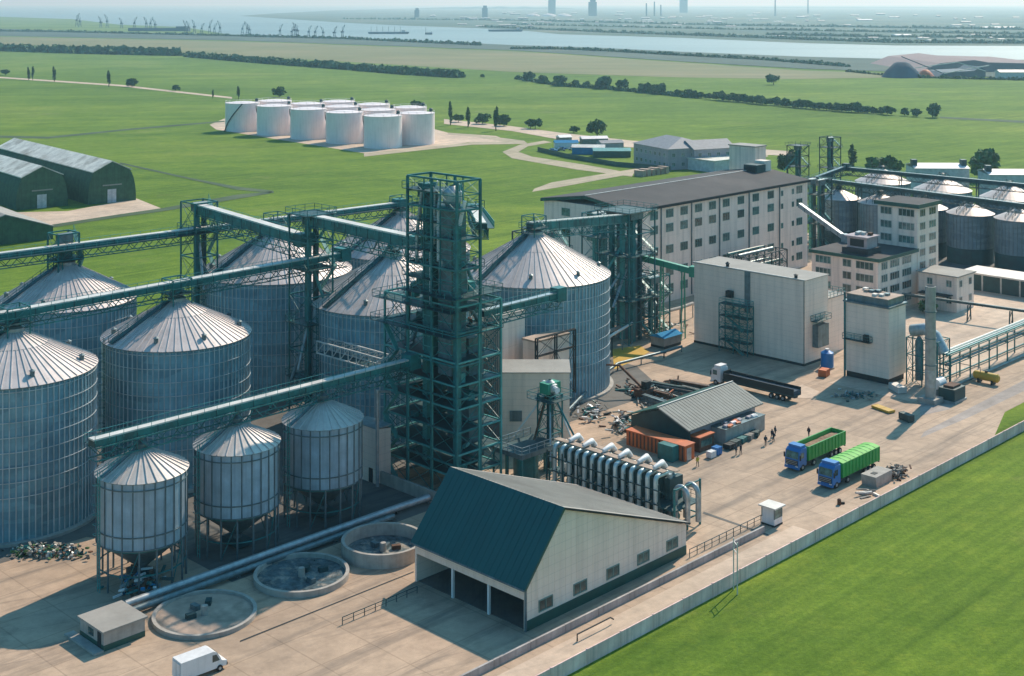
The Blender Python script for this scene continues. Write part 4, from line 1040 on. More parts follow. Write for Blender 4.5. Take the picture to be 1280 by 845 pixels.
for k in range(int(lb/.8)): b.box(-.06, 0, .3+k*.8, .55+k*.8, .2, 2.4, 'rust')
b.build('wall', root)
b = MB(); b.box(-.12, 2.72, -.12, lb+.1, 2.5, 2.65, 'orange'); b.build('roof', root)
b = MB(); b.box(.5, 1.7, -.06, -.005, .1, 2.1, 'galv'); b.build('door', root)
s1, t1 = S(884, 565)
root = thing('red_kiosk', 'small red and orange kiosk at the end of the orange shed', 'building', s1-1.3, t1+.6)
b = MB(); b.box(0, 4, 0, 2.6, 0, 2.4, 'rust'); b.build('wall', root); b = MB(); b.box(-.15,4.15,-.15,2.7,2.4,2.55,'orange'); b.build('roof', root)
b = MB(); b.box(.4, 3.4, -.05, -.005, .8, 1.9, 'glass'); b.build('window', root)
# cluttered stuff around: crates and drums
def crate(label, x, y, sx_, sy_, sz_, mk, rz=0, grp=None, z=0):
    b = MB(); b.box(-sx_/2, sx_/2, -sy_/2, sy_/2, .1, sz_, mk); b.box(-sx_/2+.1, -sx_/2+.3, -sy_/2, sy_/2, 0, .1, 'dark'); b.box(sx_/2-.3, sx_/2-.1, -sy_/2, sy_/2, 0, .1, 'dark')
    for q in (-sx_/2, 0, sx_/2): b.box(q-.05, q+.05, -sy_/2-.04, sy_/2+.04, .12, sz_+.03, mk if mk != 'bluebox' else 'blue')
    s_, t_ = S(x, y); return tag(b.build('crate', None, False, (*W(s_, t_), z), A0+rz), label, 'crate', grp)
crate('white crate beside the kiosk door', 889, 572, 1.3, 1.0, 1.1, 'white'); crate('blue crate at the kiosk corner', 896, 568, 1.2, 1.2, 1.3, 'blue')
crate('green steel box behind the pipe bank ducts', 842, 572, 4.5, 3, 2.6, 'teal'); crate('pale box beside the green steel box', 826, 561, 2.6, 2, 2, 'teallight')
for i, x in enumerate((912, 919, 927, 936, 944)):
    crate(['dark pallet box nearest the kiosk below the sacks','second dark pallet box below the sacks','green pallet box in the middle below the sacks','pale pallet box below the sacks','last pallet box below the sacks, at the far end'][i], x, 561-i*4, 1.7, 1.3, .9, ['dark','tealdark','teal','stone','tealdark'][i], .1*i, 'pallet boxes below the sacks')

# blue roofed box and yellow bund left of the white block
s1, t1 = S(830, 437)
root = thing('blue_hut', 'small hut with bright blue roof near the pipes left of the white block', 'hut', s1, t1)
b = MB(); b.box(0, 6, 0, 3.6, 0, 2.4, 'stone'); b.box(-.03,6.03,-.03,3.63,.1,.6,'dark'); b.build('wall', root); b = MB(); b.prism([(-.3,2.4),(1.8,3.2),(3.9,2.4)], -.3, 6.3, 'bluebox', 'x'); b.build('roof', root)
sheet('yellow_spill', [(765,437),(800,432),(812,440),(790,452),(768,462)], .05, 'yellow')

# ground pipes
def pipe_run(label, pts, r_, mk, name='ground_pipe', grp='pipelines on low supports'):
    P = [Vector((*W(a, b), z)) for a, b, z in pts]; o = P[0].copy(); o.z = 0
    root = thing(name, label, 'pipe', o.x, o.y, 0, 0, grp, grid=False)
    L = [p_-o for p_ in P]; m = MB(); m.tube(L, r_, mk, 12); m.build('pipe', root, True)
    for a, b in zip(L, L[1:]):
        n = max(1, int((b-a).length/5))
        for k in range(n+1):
            c = a.lerp(b, k/n)
            if c.z > .6: q = MB(); q.beam((c.x,c.y,0),(c.x,c.y,c.z-r_*.6), .22, 'galvd'); q.beam((c.x-.5,c.y,c.z-r_),(c.x+.5,c.y,c.z-r_), .15, 'galvd'); q.build('support', root)
    return root
pipe_run('big silvery pipe on the ground running past the small bins, upper one', [(84,149.3,.9),(128,149.4,.9),(134,149,1.0)], .5, 'galv')
pipe_run('big silvery pipe on the ground running past the small bins, lower one', [(83,147.6,.7),(126,147.7,.7)], .42, 'galvd')
pipe_run('pale pipe curving across the yard from the wide silo foot to the blue hut', [(*S(760,432),3),(*S(800,415),3.2),(*S(850,403),3.4),(*S(866,397),3.4)], .4, 'basin')
pipe_run('pale pipe ringing the foot of the wide silo', [(178,163,4.5),(*S(757,452),4.5),(*S(765,446),4.6),(*S(790,430),4.6)], .3, 'belt')
pipe_run('lower pipe along the wide silo foot beside the yard', [(176,160,1.6),(*S(752,478),1.4),(*S(772,463),1.4),(*S(830,448),1.4),(*S(852,440),1.2)], .28, 'galvd')

# pipe trestle at the right
root = thing('pipe_trestle', 'two level green pipe trestle marching off to the right behind the chimney', 'machinery', 243, 121.5)
m = MB()
for k in range(9):
    x = 3+k*8.5
    for y in (0, 2.2): m.beam((x,y,0),(x,y,6.2), .22, 'teal')
    for z in (4.2, 6.2): m.beam((x,-.3,z),(x,2.5,z), .2, 'teal')
for z in (4.2,6.2):
    for y in (0,2.2): m.beam((3,y,z),(72,y,z), .16, 'teal')
m.build('frame', root)
for y, z, r_, mk in ((.3,6.45,.2,'teallight'),(.9,6.45,.25,'galvd'),(1.5,6.45,.2,'teal'),(2.0,6.45,.16,'galv'),(.5,4.45,.25,'galvd'),(1.5,4.45,.2,'teal'),(-.9,.5,.25,'galvd'),(3.2,.5,.2,'teal')):
    c = MB(); c.tube([(2,y,z),(73,y,z)], r_, mk, 8); c.build('pipe', root, True)

# yellow tank on skid, grey tank trailer, blue drum
def htank(label, s_, t_, rz, L_, r_, mk, z=.5):
    root = thing('horizontal_tank', label, 'tank', s_, t_, 0, rz)
    b = MB(); b.tube([(-L_/2-.3,0,z+r_),(-L_/2,0,z+r_),(L_/2,0,z+r_),(L_/2+.3,0,z+r_)], [r_*.6,r_,r_,r_*.6], mk, 20); b.build('shell', root, True)
    for x in (-L_*.3, L_*.3): q = MB(); q.box(x-.2, x+.2, -r_*.9, r_*.9, 0, z+r_*.45, 'dark'); q.build('saddle', root)
    q = MB(); q.lathe([(.3,z+2*r_-.1),(.3,z+2*r_+.25)], 'dark', 12, cap=True); q.build('manhole', root)
    return root
s1, t1 = S(1233, 479)
htank('yellow horizontal tank with hoop posts on the loading pad', s1, t1, -math.pi/2, 4.6, .85, 'yellow')
root = thing('pipe_gate', 'slim pipe gate frame beside the yellow tank', 'gate', s1-.5, t1+6)
b = MB(); b.tube([(0,0,0),(0,0,3),(0,-5,3),(0,-5,0)], .08, 'galvd', 6); b.build('frame', root)
s1, t1 = S(1190, 500)
root = thing('tank_skid', 'teal equipment skid with white vessel right of the chimney foot', 'machinery', s1, t1)
b = MB(); b.box(-2.2, 2.2, -1.6, 1.6, .4, 2.6, 'tealdark'); b.build('casing', root); b = MB(); b.tube([(-1,2.8,2.6),(1.6,2.8,2.6)], 1.0, 'white', 16); b.box(-.8,1.4,2.1,3.5,0,1.8,'galvd'); b.build('vessel', root, True); b = MB(); b.box(-2.4,2.4,-1.8,1.8,0,.4,'galv'); b.box(-1.5,1.5,-1,1,2.6,3.0,'rust'); b.build('base', root)
s1, t1 = S(1034, 460)
root = thing('blue_tank', 'small blue upright tank in the gap beside the cube block', 'tank', s1, t1)
b = MB(); b.lathe([(1.3,.3),(1.3,3.2),(.4,3.7)], 'blue', 24); b.build('shell', root, True); b = MB(); b.lathe([(.4,3.7),(.4,4.0)], 'white', 12, cap=True); b.build('lid', root); b = MB(); b.lathe([(1.5,0),(1.5,.3)], 'basin', 20, cap=True); b.build('base', root)
sheet('sun_patch_sheet', [(983,489),(1003,481),(1025,490),(1015,498),(990,498)], .06, 'pad');  # pale sheet painting the sunlit patch before the cube block
crate('orange and white packed pallet on the sunlit patch before the cube block', 1030, 470, 2.2, 1.6, 1.4, 'orange', .2); crate('yellow timber pallet lying beside the chimney shadow', 1104, 513, 4.2, 1.6, .5, 'yellow', 1.3)
crate('dark machine box standing in the chimney shadow', 1133, 526, 2.6, 1.2, 1.3, 'tealdark', 1.2)
crate('pale boat shaped bundle before the scrubber frame', 1122, 489, 3.6, 1.8, 1.2, 'belt', 1.0)

# ------------------------------------------------------------------ scrap and debris
def heap(name, label, x0, x1, y0, y1, n, mats, szs=(.4,1.6), hz_=.9, seed=1, long=False):
    rn = random.Random(seed); X, Y = G((x0+x1)/2, (y0+y1)/2); m = MB()
    for k in range(n):
        px, py = rn.gauss((x0+x1)/2, (x1-x0)/4.6), rn.gauss((y0+y1)/2, (y1-y0)/4.6); gx, gy = G(px, py); gx -= X; gy -= Y
        a = rn.uniform(0, 6.28); l = rn.uniform(*szs)*(3 if long and rn.random() < .4 else 1); z = rn.random()*hz_
        mk = rn.choice(mats)
        m.beam((gx,gy,z+.15),(gx+l*math.cos(a),gy+l*math.sin(a),max(.1, z+rn.uniform(-.5,.5))), rn.uniform(.1,.42), mk, rn.uniform(.08,.35))
    o = m.build(name, None, False, (X,Y,0)); o['kind'] = 'stuff'; o['label'] = label
    return o
heap('debris_pile', 'debris pile with rubble and weeds at the foot of the nearest silo', 12, 104, 684, 700, 420, ['stone','stone','stone','rust','galv','teal','dark','leaf2','leaf2','belt'], (.15,.8), .6, seed=11)
heap('scrap_pile', 'rusty scrap metal spread out beside the grey green roofed shed', 778, 858, 478, 506, 230, ['rust','rust','dark','tealdark','teal','stone','galv','orange'], (.25,1.1), .6, 12, True)
heap('scrap_pile', 'small scrap heap at the foot of the wide silo behind the pipe bank', 722, 758, 505, 530, 90, ['rust','white','teal','galv','stone','dark'], seed=13)
heap('rubble_pile', 'brown rubble heap beside the concrete tank by the boundary wall', 1108, 1133, 588, 600, 120, ['rust','stone','stone'], (.3,1.0), 1.0, 14)
heap('scrap_pile', 'grey scattered materials in the shade before the white block', 1040, 1100, 490, 502, 60, ['galv','stone','teal','galvd','tealdark'], (.3,1.1), .5, 15)
heap('scrap_pile', 'odds and ends under the clarifier side of the nearest small bin', 150, 205, 722, 752, 110, ['teal','galv','white','bluebox','rust','tealdark'], (.5,1.8), 1.6, 16)
heap('timber_stack', 'few loose boards lying near the boundary wall by the concrete tank', 1073, 1096, 613, 621, 14, ['belt','stone'], (.6,2.0), .2, 17)
heap('scrap_pile', 'clutter of valves and boxes behind the pipe bank', 765, 790, 520, 548, 90, ['rust','teal','galv','white','tealdark'], (.5,1.6), 1.6, 18)
heap('scrap_pile', 'rubble in the gap between the wide silo and the pipes', 786, 862, 403, 425, 120, ['stone','rust','belt','dark','teal'], (.5,2), .8, 19)
for i, (x, y, L_, mk, l) in enumerate(((790,492,8,'rust','stack of rusty steel beams at the left of the scrap yard'),(812,487,9,'tealdark','dark stack of steel beams in the middle of the scrap yard'),(835,484,8,'rust','reddish stack of beams at the back of the scrap yard'),(800,503,7,'galvd','grey stack of pipes at the front of the scrap yard'),(848,492,6,'tealdark','short dark stack at the right of the scrap yard'))):
    m = MB(); rn = random.Random(i+60)
    for k in range(5):
        for j in range(7-k):
            o_ = rn.uniform(-.5,.5); a_ = rn.uniform(-.03,.03)*L_
            m.beam((o_, j*.34+k*.17, .2+k*.27),(L_+o_*.6, j*.34+k*.17+a_, .2+k*.27), .26, mk if rn.random() < .75 else 'stone', .22)
    for q in (.15,.8): m.box(L_*q, L_*q+.2, -.2, 2.6, 0, .1, 'dark')
    tag(m.build('beam_stack', None, False, (*G(x, y), 0), A0-math.pi/2+rn.uniform(-.25,.25)), l, 'steel stack')
# crane arm with grapple on the scrap
s1, t1 = S(805, 497)
root = thing('grapple_loader', 'rusty red grapple loader with bent boom standing in the scrap', 'machinery', s1, t1)
b = MB(); b.box(-1.6,1.6,-1.2,1.2,.4,1.8,'rust'); b.build('body', root); b = MB(); b.box(-.6,.8,-1.0,.2,1.8,3.2,'dark'); b.build('cab', root)
b = MB(); b.beam((0,.4,1.8),(-1.2,5,5.4),.4,'rust'); b.beam((-1.2,5,5.4),(-1.6,9,4.9),.3,'rust'); b.beam((-1.6,9,4.9),(-1.6,9.1,2.4),.2,'dark'); b.build('boom', root)
b = MB(); b.tube([(-1.6,9.1,2.4),(-1.1,8.7,1.6),(-1.5,9,1.0)],.12,'dark'); b.tube([(-1.6,9.1,2.4),(-2.1,9.5,1.6),(-1.7,9.2,1.0)],.12,'dark'); b.build('grapple', root)
for x in (-1.2,1.2):
    for y in (-1.3,1.3): b = MB(); b.tube([(x,y-.2,.5),(x,y+.2,.5)],.5,'black',14); b.build('wheel', root)

# ------------------------------------------------------------------ lorries
def wheels(root, xs, W2, r_=.52):
    for x in xs:
        for y in (-W2, W2):
            w1 = MB(); w1.tube([(x,y-.18,r_),(x,y+.18,r_)], r_, 'black', 18); wo = w1.build('wheel', root)
            w1 = MB(); yy = y+(.19 if y > 0 else -.19); w1.tube([(x,yy-.015,r_),(x,yy+.015,r_)], r_*.5, 'galv', 12); w1.build('rim', wo)
def cab(root, x0, mk, wd=1.3, h=3.5):
    b = MB()
    prof = [(x0,.7),(x0+2.3,.7),(x0+2.3,h),(x0+.75,h),(x0+.25,h-.35),(x0+.05,2.0)]
    b.prism(prof, -wd, wd, mk); b.box(x0+.8, x0+2.2, -wd+.15, wd-.15, h, h+.45, mk); b.build('cab', root)
    g = MB(); g.add([(x0+.06,-wd+.15,2.02),(x0+.06,wd-.15,2.02),(x0+.24,wd-.2,h-.4),(x0+.24,-wd+.2,h-.4)], [(0,1,2,3)], 'glass'); 
    for v in range(len(g.v)): g.v[v] = (g.v[v][0]-.05, g.v[v][1], g.v[v][2])
    g.build('windscreen', root)
    for y in (-1, 1): q = MB(); q.box(x0+.55, x0+1.5, min(y*wd, y*(wd+.015)), max(y*wd, y*(wd+.015)), 2.0, 2.9, 'glass'); q.build('side_window', root)
    q = MB(); q.box(x0-.06, x0+.0, -wd+.2, wd-.2, .95, 1.75, 'dark')
    for z in (1.1,1.35,1.6): q.box(x0-.09, x0-.06, -wd+.25, wd-.25, z, z+.07, 'galv')
    q.build('grille', root); q = MB(); q.box(x0-.15, x0+.3, -wd, wd, .4, .75, mk); q.build('bumper', root)
    for y in (-1, 1):
        q = MB(); q.box(x0-.1, x0-.02, y*(wd-.35)-.22, y*(wd-.35)+.22, .78, .95, 'white'); q.build('headlight', root)
        q = MB(); q.box(x0+.1, x0+.25, y*(wd+.2)-.1, y*(wd+.2)+.1, 1.9, 2.7, 'dark'); q.build('mirror', root)
def lorry(label, s_, t_, covered, L_=14.2):
    root = thing('tipper_lorry', label, 'lorry', s_, t_, 0, group='blue and green tipper lorries')
    cab(root, 0, 'blue'); W2 = 1.3
    c = MB(); c.box(1.5, L_, -.45, .45, .75, 1.1, 'dark'); c.box(2.6, 4.6, -1.15, 1.15, .55, 1.1, 'dark'); c.build('chassis', root)
    wheels(root, (1.2, 4.6, 10.0, 11.3, 12.6), 1.12)
    b = MB(); x0, x1, z0, z1 = 2.9, L_, 1.25, 3.45
    b.box(x0, x1, -W2, -W2+.08, z0, z1, 'trgreen'); b.box(x0, x1, W2-.08, W2, z0, z1, 'trgreen'); b.box(x0, x0+.08, -W2+.08, W2-.08, z0, z1, 'trgreen'); b.box(x1-.08, x1, -W2+.08, W2-.08, z0, z1, 'trgreen'); b.box(x0, x1, -W2, W2, z0-.08, z0, 'trgreen')
    n = 11
    for k in range(n+1):
        x = x0+(x1-x0)*k/n
        for y in (-1, 1): b.box(x-.06, x+.06, min(y*W2, y*(W2+.09)), max(y*W2, y*(W2+.09)), z0, z1, 'trgreen')
    for y in (-1, 1):
        b.box(x0, x1, min(y*W2, y*(W2+.11)), max(y*W2, y*(W2+.11)), z1-.1, z1+.02, 'trgreen')
    b.build('tipper_body', root)
    if covered:
        q = MB(); q.prism([(-W2-.08,z1+.03),(W2+.08,z1+.03),(W2*.5,z1+.2),(0,z1+.26),(-W2*.5,z1+.2)], x0-.05, x1+.05, 'tarp', 'x')
        for k in range(1, 9): x = x0+(x1-x0)*k/9; q.beam((x,-W2,z1+.1),(x,0,z1+.3),.06,'trgreen'); q.beam((x,W2,z1+.1),(x,0,z1+.3),.06,'trgreen')
        q.build('tarpaulin', root)
    else:
        q = MB(); rn = random.Random(4); nx_, ny_ = 24, 6; vs = []; fs = []
        for i in range(nx_+1):
            for j in range(ny_+1):
                u, v = i/nx_, j/ny_; vs.append((x0+.08+(x1-x0-.16)*u, -W2+.08+(2*W2-.16)*v, z1-.75+.45*math.sin(math.pi*v)*(.7+.3*math.sin(u*11))+rn.uniform(-.05,.05)))
        for i in range(nx_):
            for j in range(ny_): a = i*(ny_+1)+j; fs.append((a,a+ny_+1,a+ny_+2,a+1))
        q.add(vs, fs, 'grain'); q.build('grain_load', root)
    t = MB(); t.box(x1, x1+.1, -W2, W2, .9, 1.2, 'dark'); t.build('rear_bumper', root)
    return root
s1, t1 = 184.3, 118.0
lorry('blue cab lorry with open green body carrying brown grain, farther one', s1, t1, False)
lorry('blue cab lorry with bright green tarpaulin cover, nearer the boundary wall', 181.2, 110.0, True)

# dark flatbed lorry with white cab in front of the white block
s1, t1 = S(893, 478)
root = thing('flatbed_lorry', 'long dark trailer lorry with white cab parked in the white block shadow', 'lorry', s1, t1, 0, -math.pi/2)
cab(root, 0, 'white', 1.25, 3.4); wheels(root, (1.2,4.4,14,15.3,16.6), 1.1)
b = MB(); b.box(1.5, 18.8, -.5, .5, .8, 1.2, 'dark'); b.build('chassis', root); b = MB(); b.box(3.0, 19.0, -1.28, 1.28, 1.2, 1.45, 'tealdark')
for y in (-1.28,1.2): b.box(3.0,19.0,y,y+.08,1.45,2.7,'dark')
b.box(3,3.1,-1.2,1.2,1.45,3,'dark'); b.box(3.2,18.9,-1.15,1.15,1.45,2.2,'darkheap'); b.build('trailer', root)

# white van, bottom left
s1, t1 = S(250, 842)
root = thing('white_van', 'white panel van driving at the lower left edge of the yard', 'van', s1, t1, 0, -.06)
b = MB(); b.prism([(-2.9,.45),(2.75,.45),(2.85,.95),(2.2,1.15),(1.55,2.2),(1.2,2.42),(-2.85,2.42)], -1.0, 1.0, 'white'); bo = b.build('body', root)
for y in (-1, 1):
    q = MB(); q.add([(1.0,y*1.006,1.25),(1.95,y*1.006,1.25),(1.5,y*1.006,2.0),(1.0,y*1.006,2.05)], [(0,1,2,3)], 'glass'); q.build('side_window', root)
q = MB(); q.add([(2.19,-.85,1.20),(2.19,.85,1.20),(1.62,.8,2.14),(1.62,-.8,2.14)], [(0,1,2,3)], 'glass')
q.v = [(x+.04,y,z+.02) for x,y,z in q.v]; q.build('windscreen', root)
q = MB(); q.box(-2.94,-2.9,-.8,-.05,.6,2.2,'white'); q.box(-2.94,-2.9,.05,.8,.6,2.2,'white'); q.build('rear_door', root)
q = MB(); q.box(2.8,2.95,-.95,.95,.4,.7,'dark'); q.build('bumper', root)
for y in (-.75,.75): q = MB(); q.box(2.72,2.9,y-.16,y+.16,.78,.95,'glass'); q.build('headlight', root)
wheels(root, (-1.9,1.9), .92, .36)

# ------------------------------------------------------------------ clarifier basins
def basin(label, x, y, Rr, h, floor, seed, water=False):
    s_, t_ = S(x, y); root = thing('round_basin', label, 'basin', s_, t_, group='round concrete settling basins')
    b = MB(); b.lathe([(Rr+.0,0),(Rr,h),(Rr-.45,h),(Rr-.45,.15)], 'basin', 64); b.build('wall', root)
    b = MB(); b.lathe([(.01,.2),(Rr-.4,.22)], floor, 48); b.build('floor', root)
    rn = random.Random(seed); p = MB(); p.lathe([(.45,.2),(.4,1.3)], 'basin', 16, cap=True); p.build('centre_pillar', root)
    for k in range(3):
        a = rn.uniform(0, 6.28); r0 = Rr*rn.uniform(.15,.5); p = MB(); p.box(-.6,.6,-.35,.35,.2,.8,rn.choice(['tealdark','galvd','rust'])); p.build('mixer', root, False, (r0*math.cos(a), r0*math.sin(a), 0), a)
    if water:
        for k in range(14):
            a, r0 = rn.uniform(0,6.28), Rr*.8*math.sqrt(rn.random()); p = MB(); q = [( .2+rn.uniform(.3,1.2)*math.cos(i), rn.uniform(.3,1.2)*math.sin(i), 0) for i in range(6)]
            p.box(-rn.uniform(.3,1.2), rn.uniform(.3,1.2), -.4, .4, .22, .3, rn.choice(['stone','galvd','sludge','bluebox'])); p.build('sediment_patch', root, False, (r0*math.cos(a), r0*math.sin(a), 0), a)
    return root
basin('round basin with dry tan floor, nearest the hut', 256, 770, 6.3, .55, 'sludge', 1)
basin('round basin with dark shaded floor, middle of the three', 377, 722, 6.2, .8, 'shadefloor', 2)
basin('round basin with high wall partly behind the intake shed', 479, 690, 5.7, 1.9, 'shadefloor', 3)

# small hut
root = thing('pump_hut', 'low flat roofed hut with green base stripe left of the dry basin', 'hut', 77.1, 141.8)
b = MB(); b.box(0, 5.3, 0, 5.6, .7, 2.2, 'basin'); b.build('wall', root); b = MB(); b.box(-.03, 5.33, -.03, 5.63, 0, .7, 'greentrim'); b.build('plinth', root)
b = MB(); b.box(-.25, 5.55, -.25, 5.85, 2.2, 2.4, 'greyroof'); b.build('roof', root); b = MB(); b.box(-.06,-.001,.6,1.4,.05,2.0,'dark'); b.build('door', root)
b = MB(); b.box(-.06,-.001,2.4,3.6,1.0,1.8,'glass'); b.build('window', root)
b = MB(); b.box(-1.2, 0, 0, 7.2, 0, .25, 'basin'); tag(b.build('kerb_step', None, False, (*W(77.0,141.6), 0), A0), 'low concrete step along the dark side of the hut', 'step')

# ------------------------------------------------------------------ boundary wall, ramp wall, railings
root = thing('boundary_wall', 'long grey concrete panel wall between the yard and the near green field', 'wall', 60, 100.0)
pm = MB(); pm.box(0, 5.82, -.07, .07, 0, 1.75, 'concretew'); pme = pm.mesh('panel')
po = MB(); po.box(-.09, .09, -.11, .11, 0, 1.82, 'concretew'); pome = po.mesh('post')
for k in range(48):
    put('panel', pme, root, (k*6+.09, 0, 0)); put('post', pome, root, (k*6, 0, 0))
root = thing('ramp_wall', 'low grey retaining wall beside the shaded ramp along the intake shed', 'wall', 100, 107.0)
pm = MB(); pm.box(0, 5.94, -.14, .14, 0, .95, 'rampwall'); pme2 = pm.mesh('panel')
for k in range(10): put('panel', pme2, root, (k*6, 0, 0))
def railing(label, s_, t_, L_, rz, mk='galvd', h=1.1, grp=None):
    root = thing('railing', label, 'railing', s_, t_, 0, rz, grp)
    b = MB(); b.beam((0,0,h),(L_,0,h),.08,mk); b.beam((0,0,h*.5),(L_,0,h*.5),.05,mk); b.build('rail', root)
    n = int(L_/1.6)
    for k in range(n+1): b = MB(); b.beam((L_*k/n,0,0),(L_*k/n,0,h),.08,mk); b.build('post', root)
    return root
s1, t1 = S(862, 697); railing('dark railing along the truck lane from the intake corner to the booth', s1, t1, 17, 0, 'tealdark')
s1, t1 = S(428, 781); railing('short dark railing in the yard left of the intake bays', s1, t1, 12, 0, 'tealdark', .9)
# booth
root = thing('guard_booth', 'small glazed white guard booth at the end of the railing', 'booth', 162.5, 106.9)
b = MB(); b.box(0,2.1,0,2.3,0,.25,'dark'); b.box(.05,2.05,.05,2.25,.25,1.1,'white')
for x in (.1,2.0):
    for y in (.1,2.2): b.box(x-.07,x+.07,y-.07,y+.07,1.1,2.6,'galvd')
b.build('wall', root); b = MB(); b.box(-.3,2.4,-.3,2.6,2.6,2.8,'belt'); b.build('roof', root)
for args in ((.12,1.98,.06,.09),(.12,1.98,2.2,2.23)): g = MB(); g.box(*args,1.1,2.6,'glass'); g.build('window', root)
g = MB(); g.box(.06,.09,.12,2.1,1.1,2.6,'white'); g.build('door', root)
# pole frame on the grass
root = thing('utility_pole', 'slim twin pole frame standing outside the boundary wall on the grass', 'pole', *S(917, 737))
for x in (0, -1.5): b = MB(); b.tube([(x*.6,x*.8,0),(x*.6,x*.8,6.6)], .08, 'belt', 8); b.build('pole', root)
b = MB(); b.beam((0,0,6.2),(-.9,-1.2,6.2),.1,'belt'); b.beam((0,0,5.2),(-.9,-1.2,5.2),.08,'belt'); b.build('crossbar', root)
s1, t1 = S(712, 812); root = thing('wall_bracket', 'curved dark pipe rail leaning at the boundary wall near the camera', 'railing', s1+2, t1+.6)
b = MB(); b.tube([(0,0,.1),(0,0,.9),(6,0,.9),(6.6,0,.5)], .09, 'dark', 8); b.build('rail', root)
# concrete tank near the lorries
root = thing('concrete_tank', 'grey squat concrete trough with opening beside the boundary wall', 'tank', *S(1097, 610), 0)
b = MB(); b.prism([(-.2,0),(4.3,0),(4.6,1.7),(-.5,1.7)], 0, 2.6, 'basin'); b.build('body', root); b = MB(); b.box(.6,1.6,.8,1.6,1.701,1.76,'dark'); b.build('hatch', root)

# ------------------------------------------------------------------ people
def person(label, x, y, hd_, top='jacket', stride=.2, arm=.2):
    X, Y = G(x, y); root = thing('person', label, 'person', X, Y, 0, hd_, grid=False)
    me = bpy.data.meshes.new('body')
    P = {'pel':(0,0,.95), 'ch':(0,0,1.32), 'nk':(0,0,1.5), 'hd':(.02,0,1.6), 'ht':(.01,0,1.74),
         'hl':(0,.1,.9), 'kl':(stride*.6,.1,.5), 'al':(stride*.4,.1,.08), 'tl':(stride*.4+.16,.1,.04),
         'hr':(0,-.1,.9), 'kr':(-stride*.3,-.1,.5), 'ar':(-stride,-.1,.08), 'tr':(-stride+.16,-.1,.04),
         'sl':(0,.18,1.43), 'el':(-arm*.4,.24,1.15), 'wl':(arm*.5,.25,.9), 'sr':(0,-.18,1.43), 'er':(arm*.2,-.25,1.15), 'wr':(arm,-.24,.92)}
    K = list(P); E = [('pel','ch'),('ch','nk'),('nk','hd'),('hd','ht'),('pel','hl'),('hl','kl'),('kl','al'),('al','tl'),('pel','hr'),('hr','kr'),('kr','ar'),('ar','tr'),('ch','sl'),('sl','el'),('el','wl'),('ch','sr'),('sr','er'),('er','wr')]
    rad = dict(pel=.15, ch=.17, nk=.06, hd=.105, ht=.085, hl=.1, kl=.07, al=.05, tl=.045, hr=.1, kr=.07, ar=.05, tr=.045, sl=.075, el=.05, wl=.04, sr=.075, er=.05, wr=.04)
    me.from_pydata([P[k] for k in K], [(K.index(a), K.index(b)) for a, b in E], [])
    o = put('body', me, root); me.materials.append(MT['trouser'] if top != 'hivis' else MT['trouser'])
    sk = o.modifiers.new('skin', 'SKIN'); sb = o.modifiers.new('sub', 'SUBSURF'); sb.levels = sb.render_levels = 1
    for i, k in enumerate(K): me.skin_vertices[0].data[i].radius = (rad[k], rad[k])
    me.skin_vertices[0].data[0].use_root = True
    j = MB(); j.tube([(0,0,.86),(0,0,1.1),(0,0,1.35),(0,0,1.47)], [.19,.18,.21,.12], top, 12)
    for a, b, c in (('sl','el','wl'),('sr','er','wr')): j.tube([P[a], P[b], Vector(P[b]).lerp(Vector(P[c]), .9)], [.09,.07,.055], top, 8)
    j.build('jacket', root, True)
    h = MB(); h.lathe([(.01,1.5),(.08,1.53),(.108,1.6),(.1,1.66)], 'skin', 12, .02, 0); h.build('face', root, True)
    h = MB(); h.lathe([(.112,1.62),(.112,1.69),(.08,1.75),(.01,1.78)], 'dark', 12); h.build('hair', root, True)
    return root
for i, (x, y, hd_, top, l) in enumerate([
    (920,569,.5,'jacket','person standing on the left in the pair before the lean-to store'), (926,568,2.5,'trouser','person standing on the right in the pair before the lean-to store'),
    (957,557,1.2,'jacket','person in dark clothes walking alone just right of the lean-to store'), (965,549,-1,'trouser','person at the back of the small group by the shed corner'),
    (969,545,.3,'jacket','person in a grey jacket farthest back by the shed corner'), (967,552,2.9,'trouser','person nearest in the small group by the shed corner'),
    (1011,546,-2.2,'trouser','person walking in the open yard above the farther lorry'), (872,583,1.8,'hivis','person in a yellow vest at the corner of the orange shed')]):
    person(l, x, y, hd_, top, .12+.05*(i % 4), .1+.07*(i % 3))
# bollard-like bundle near the wall
s1, t1 = S(1049, 631); b = MB(); b.lathe([(.3,0),(.3,.8),(.2,.9)], 'rust', 12, cap=True); b.box(-.1,.9,.2,.5,0,.3,'dark'); tag(b.build('marker_drum', None, False, (*W(s1,t1),0), 0), 'single small rusty drum standing alone between lorries and booth', 'drum')

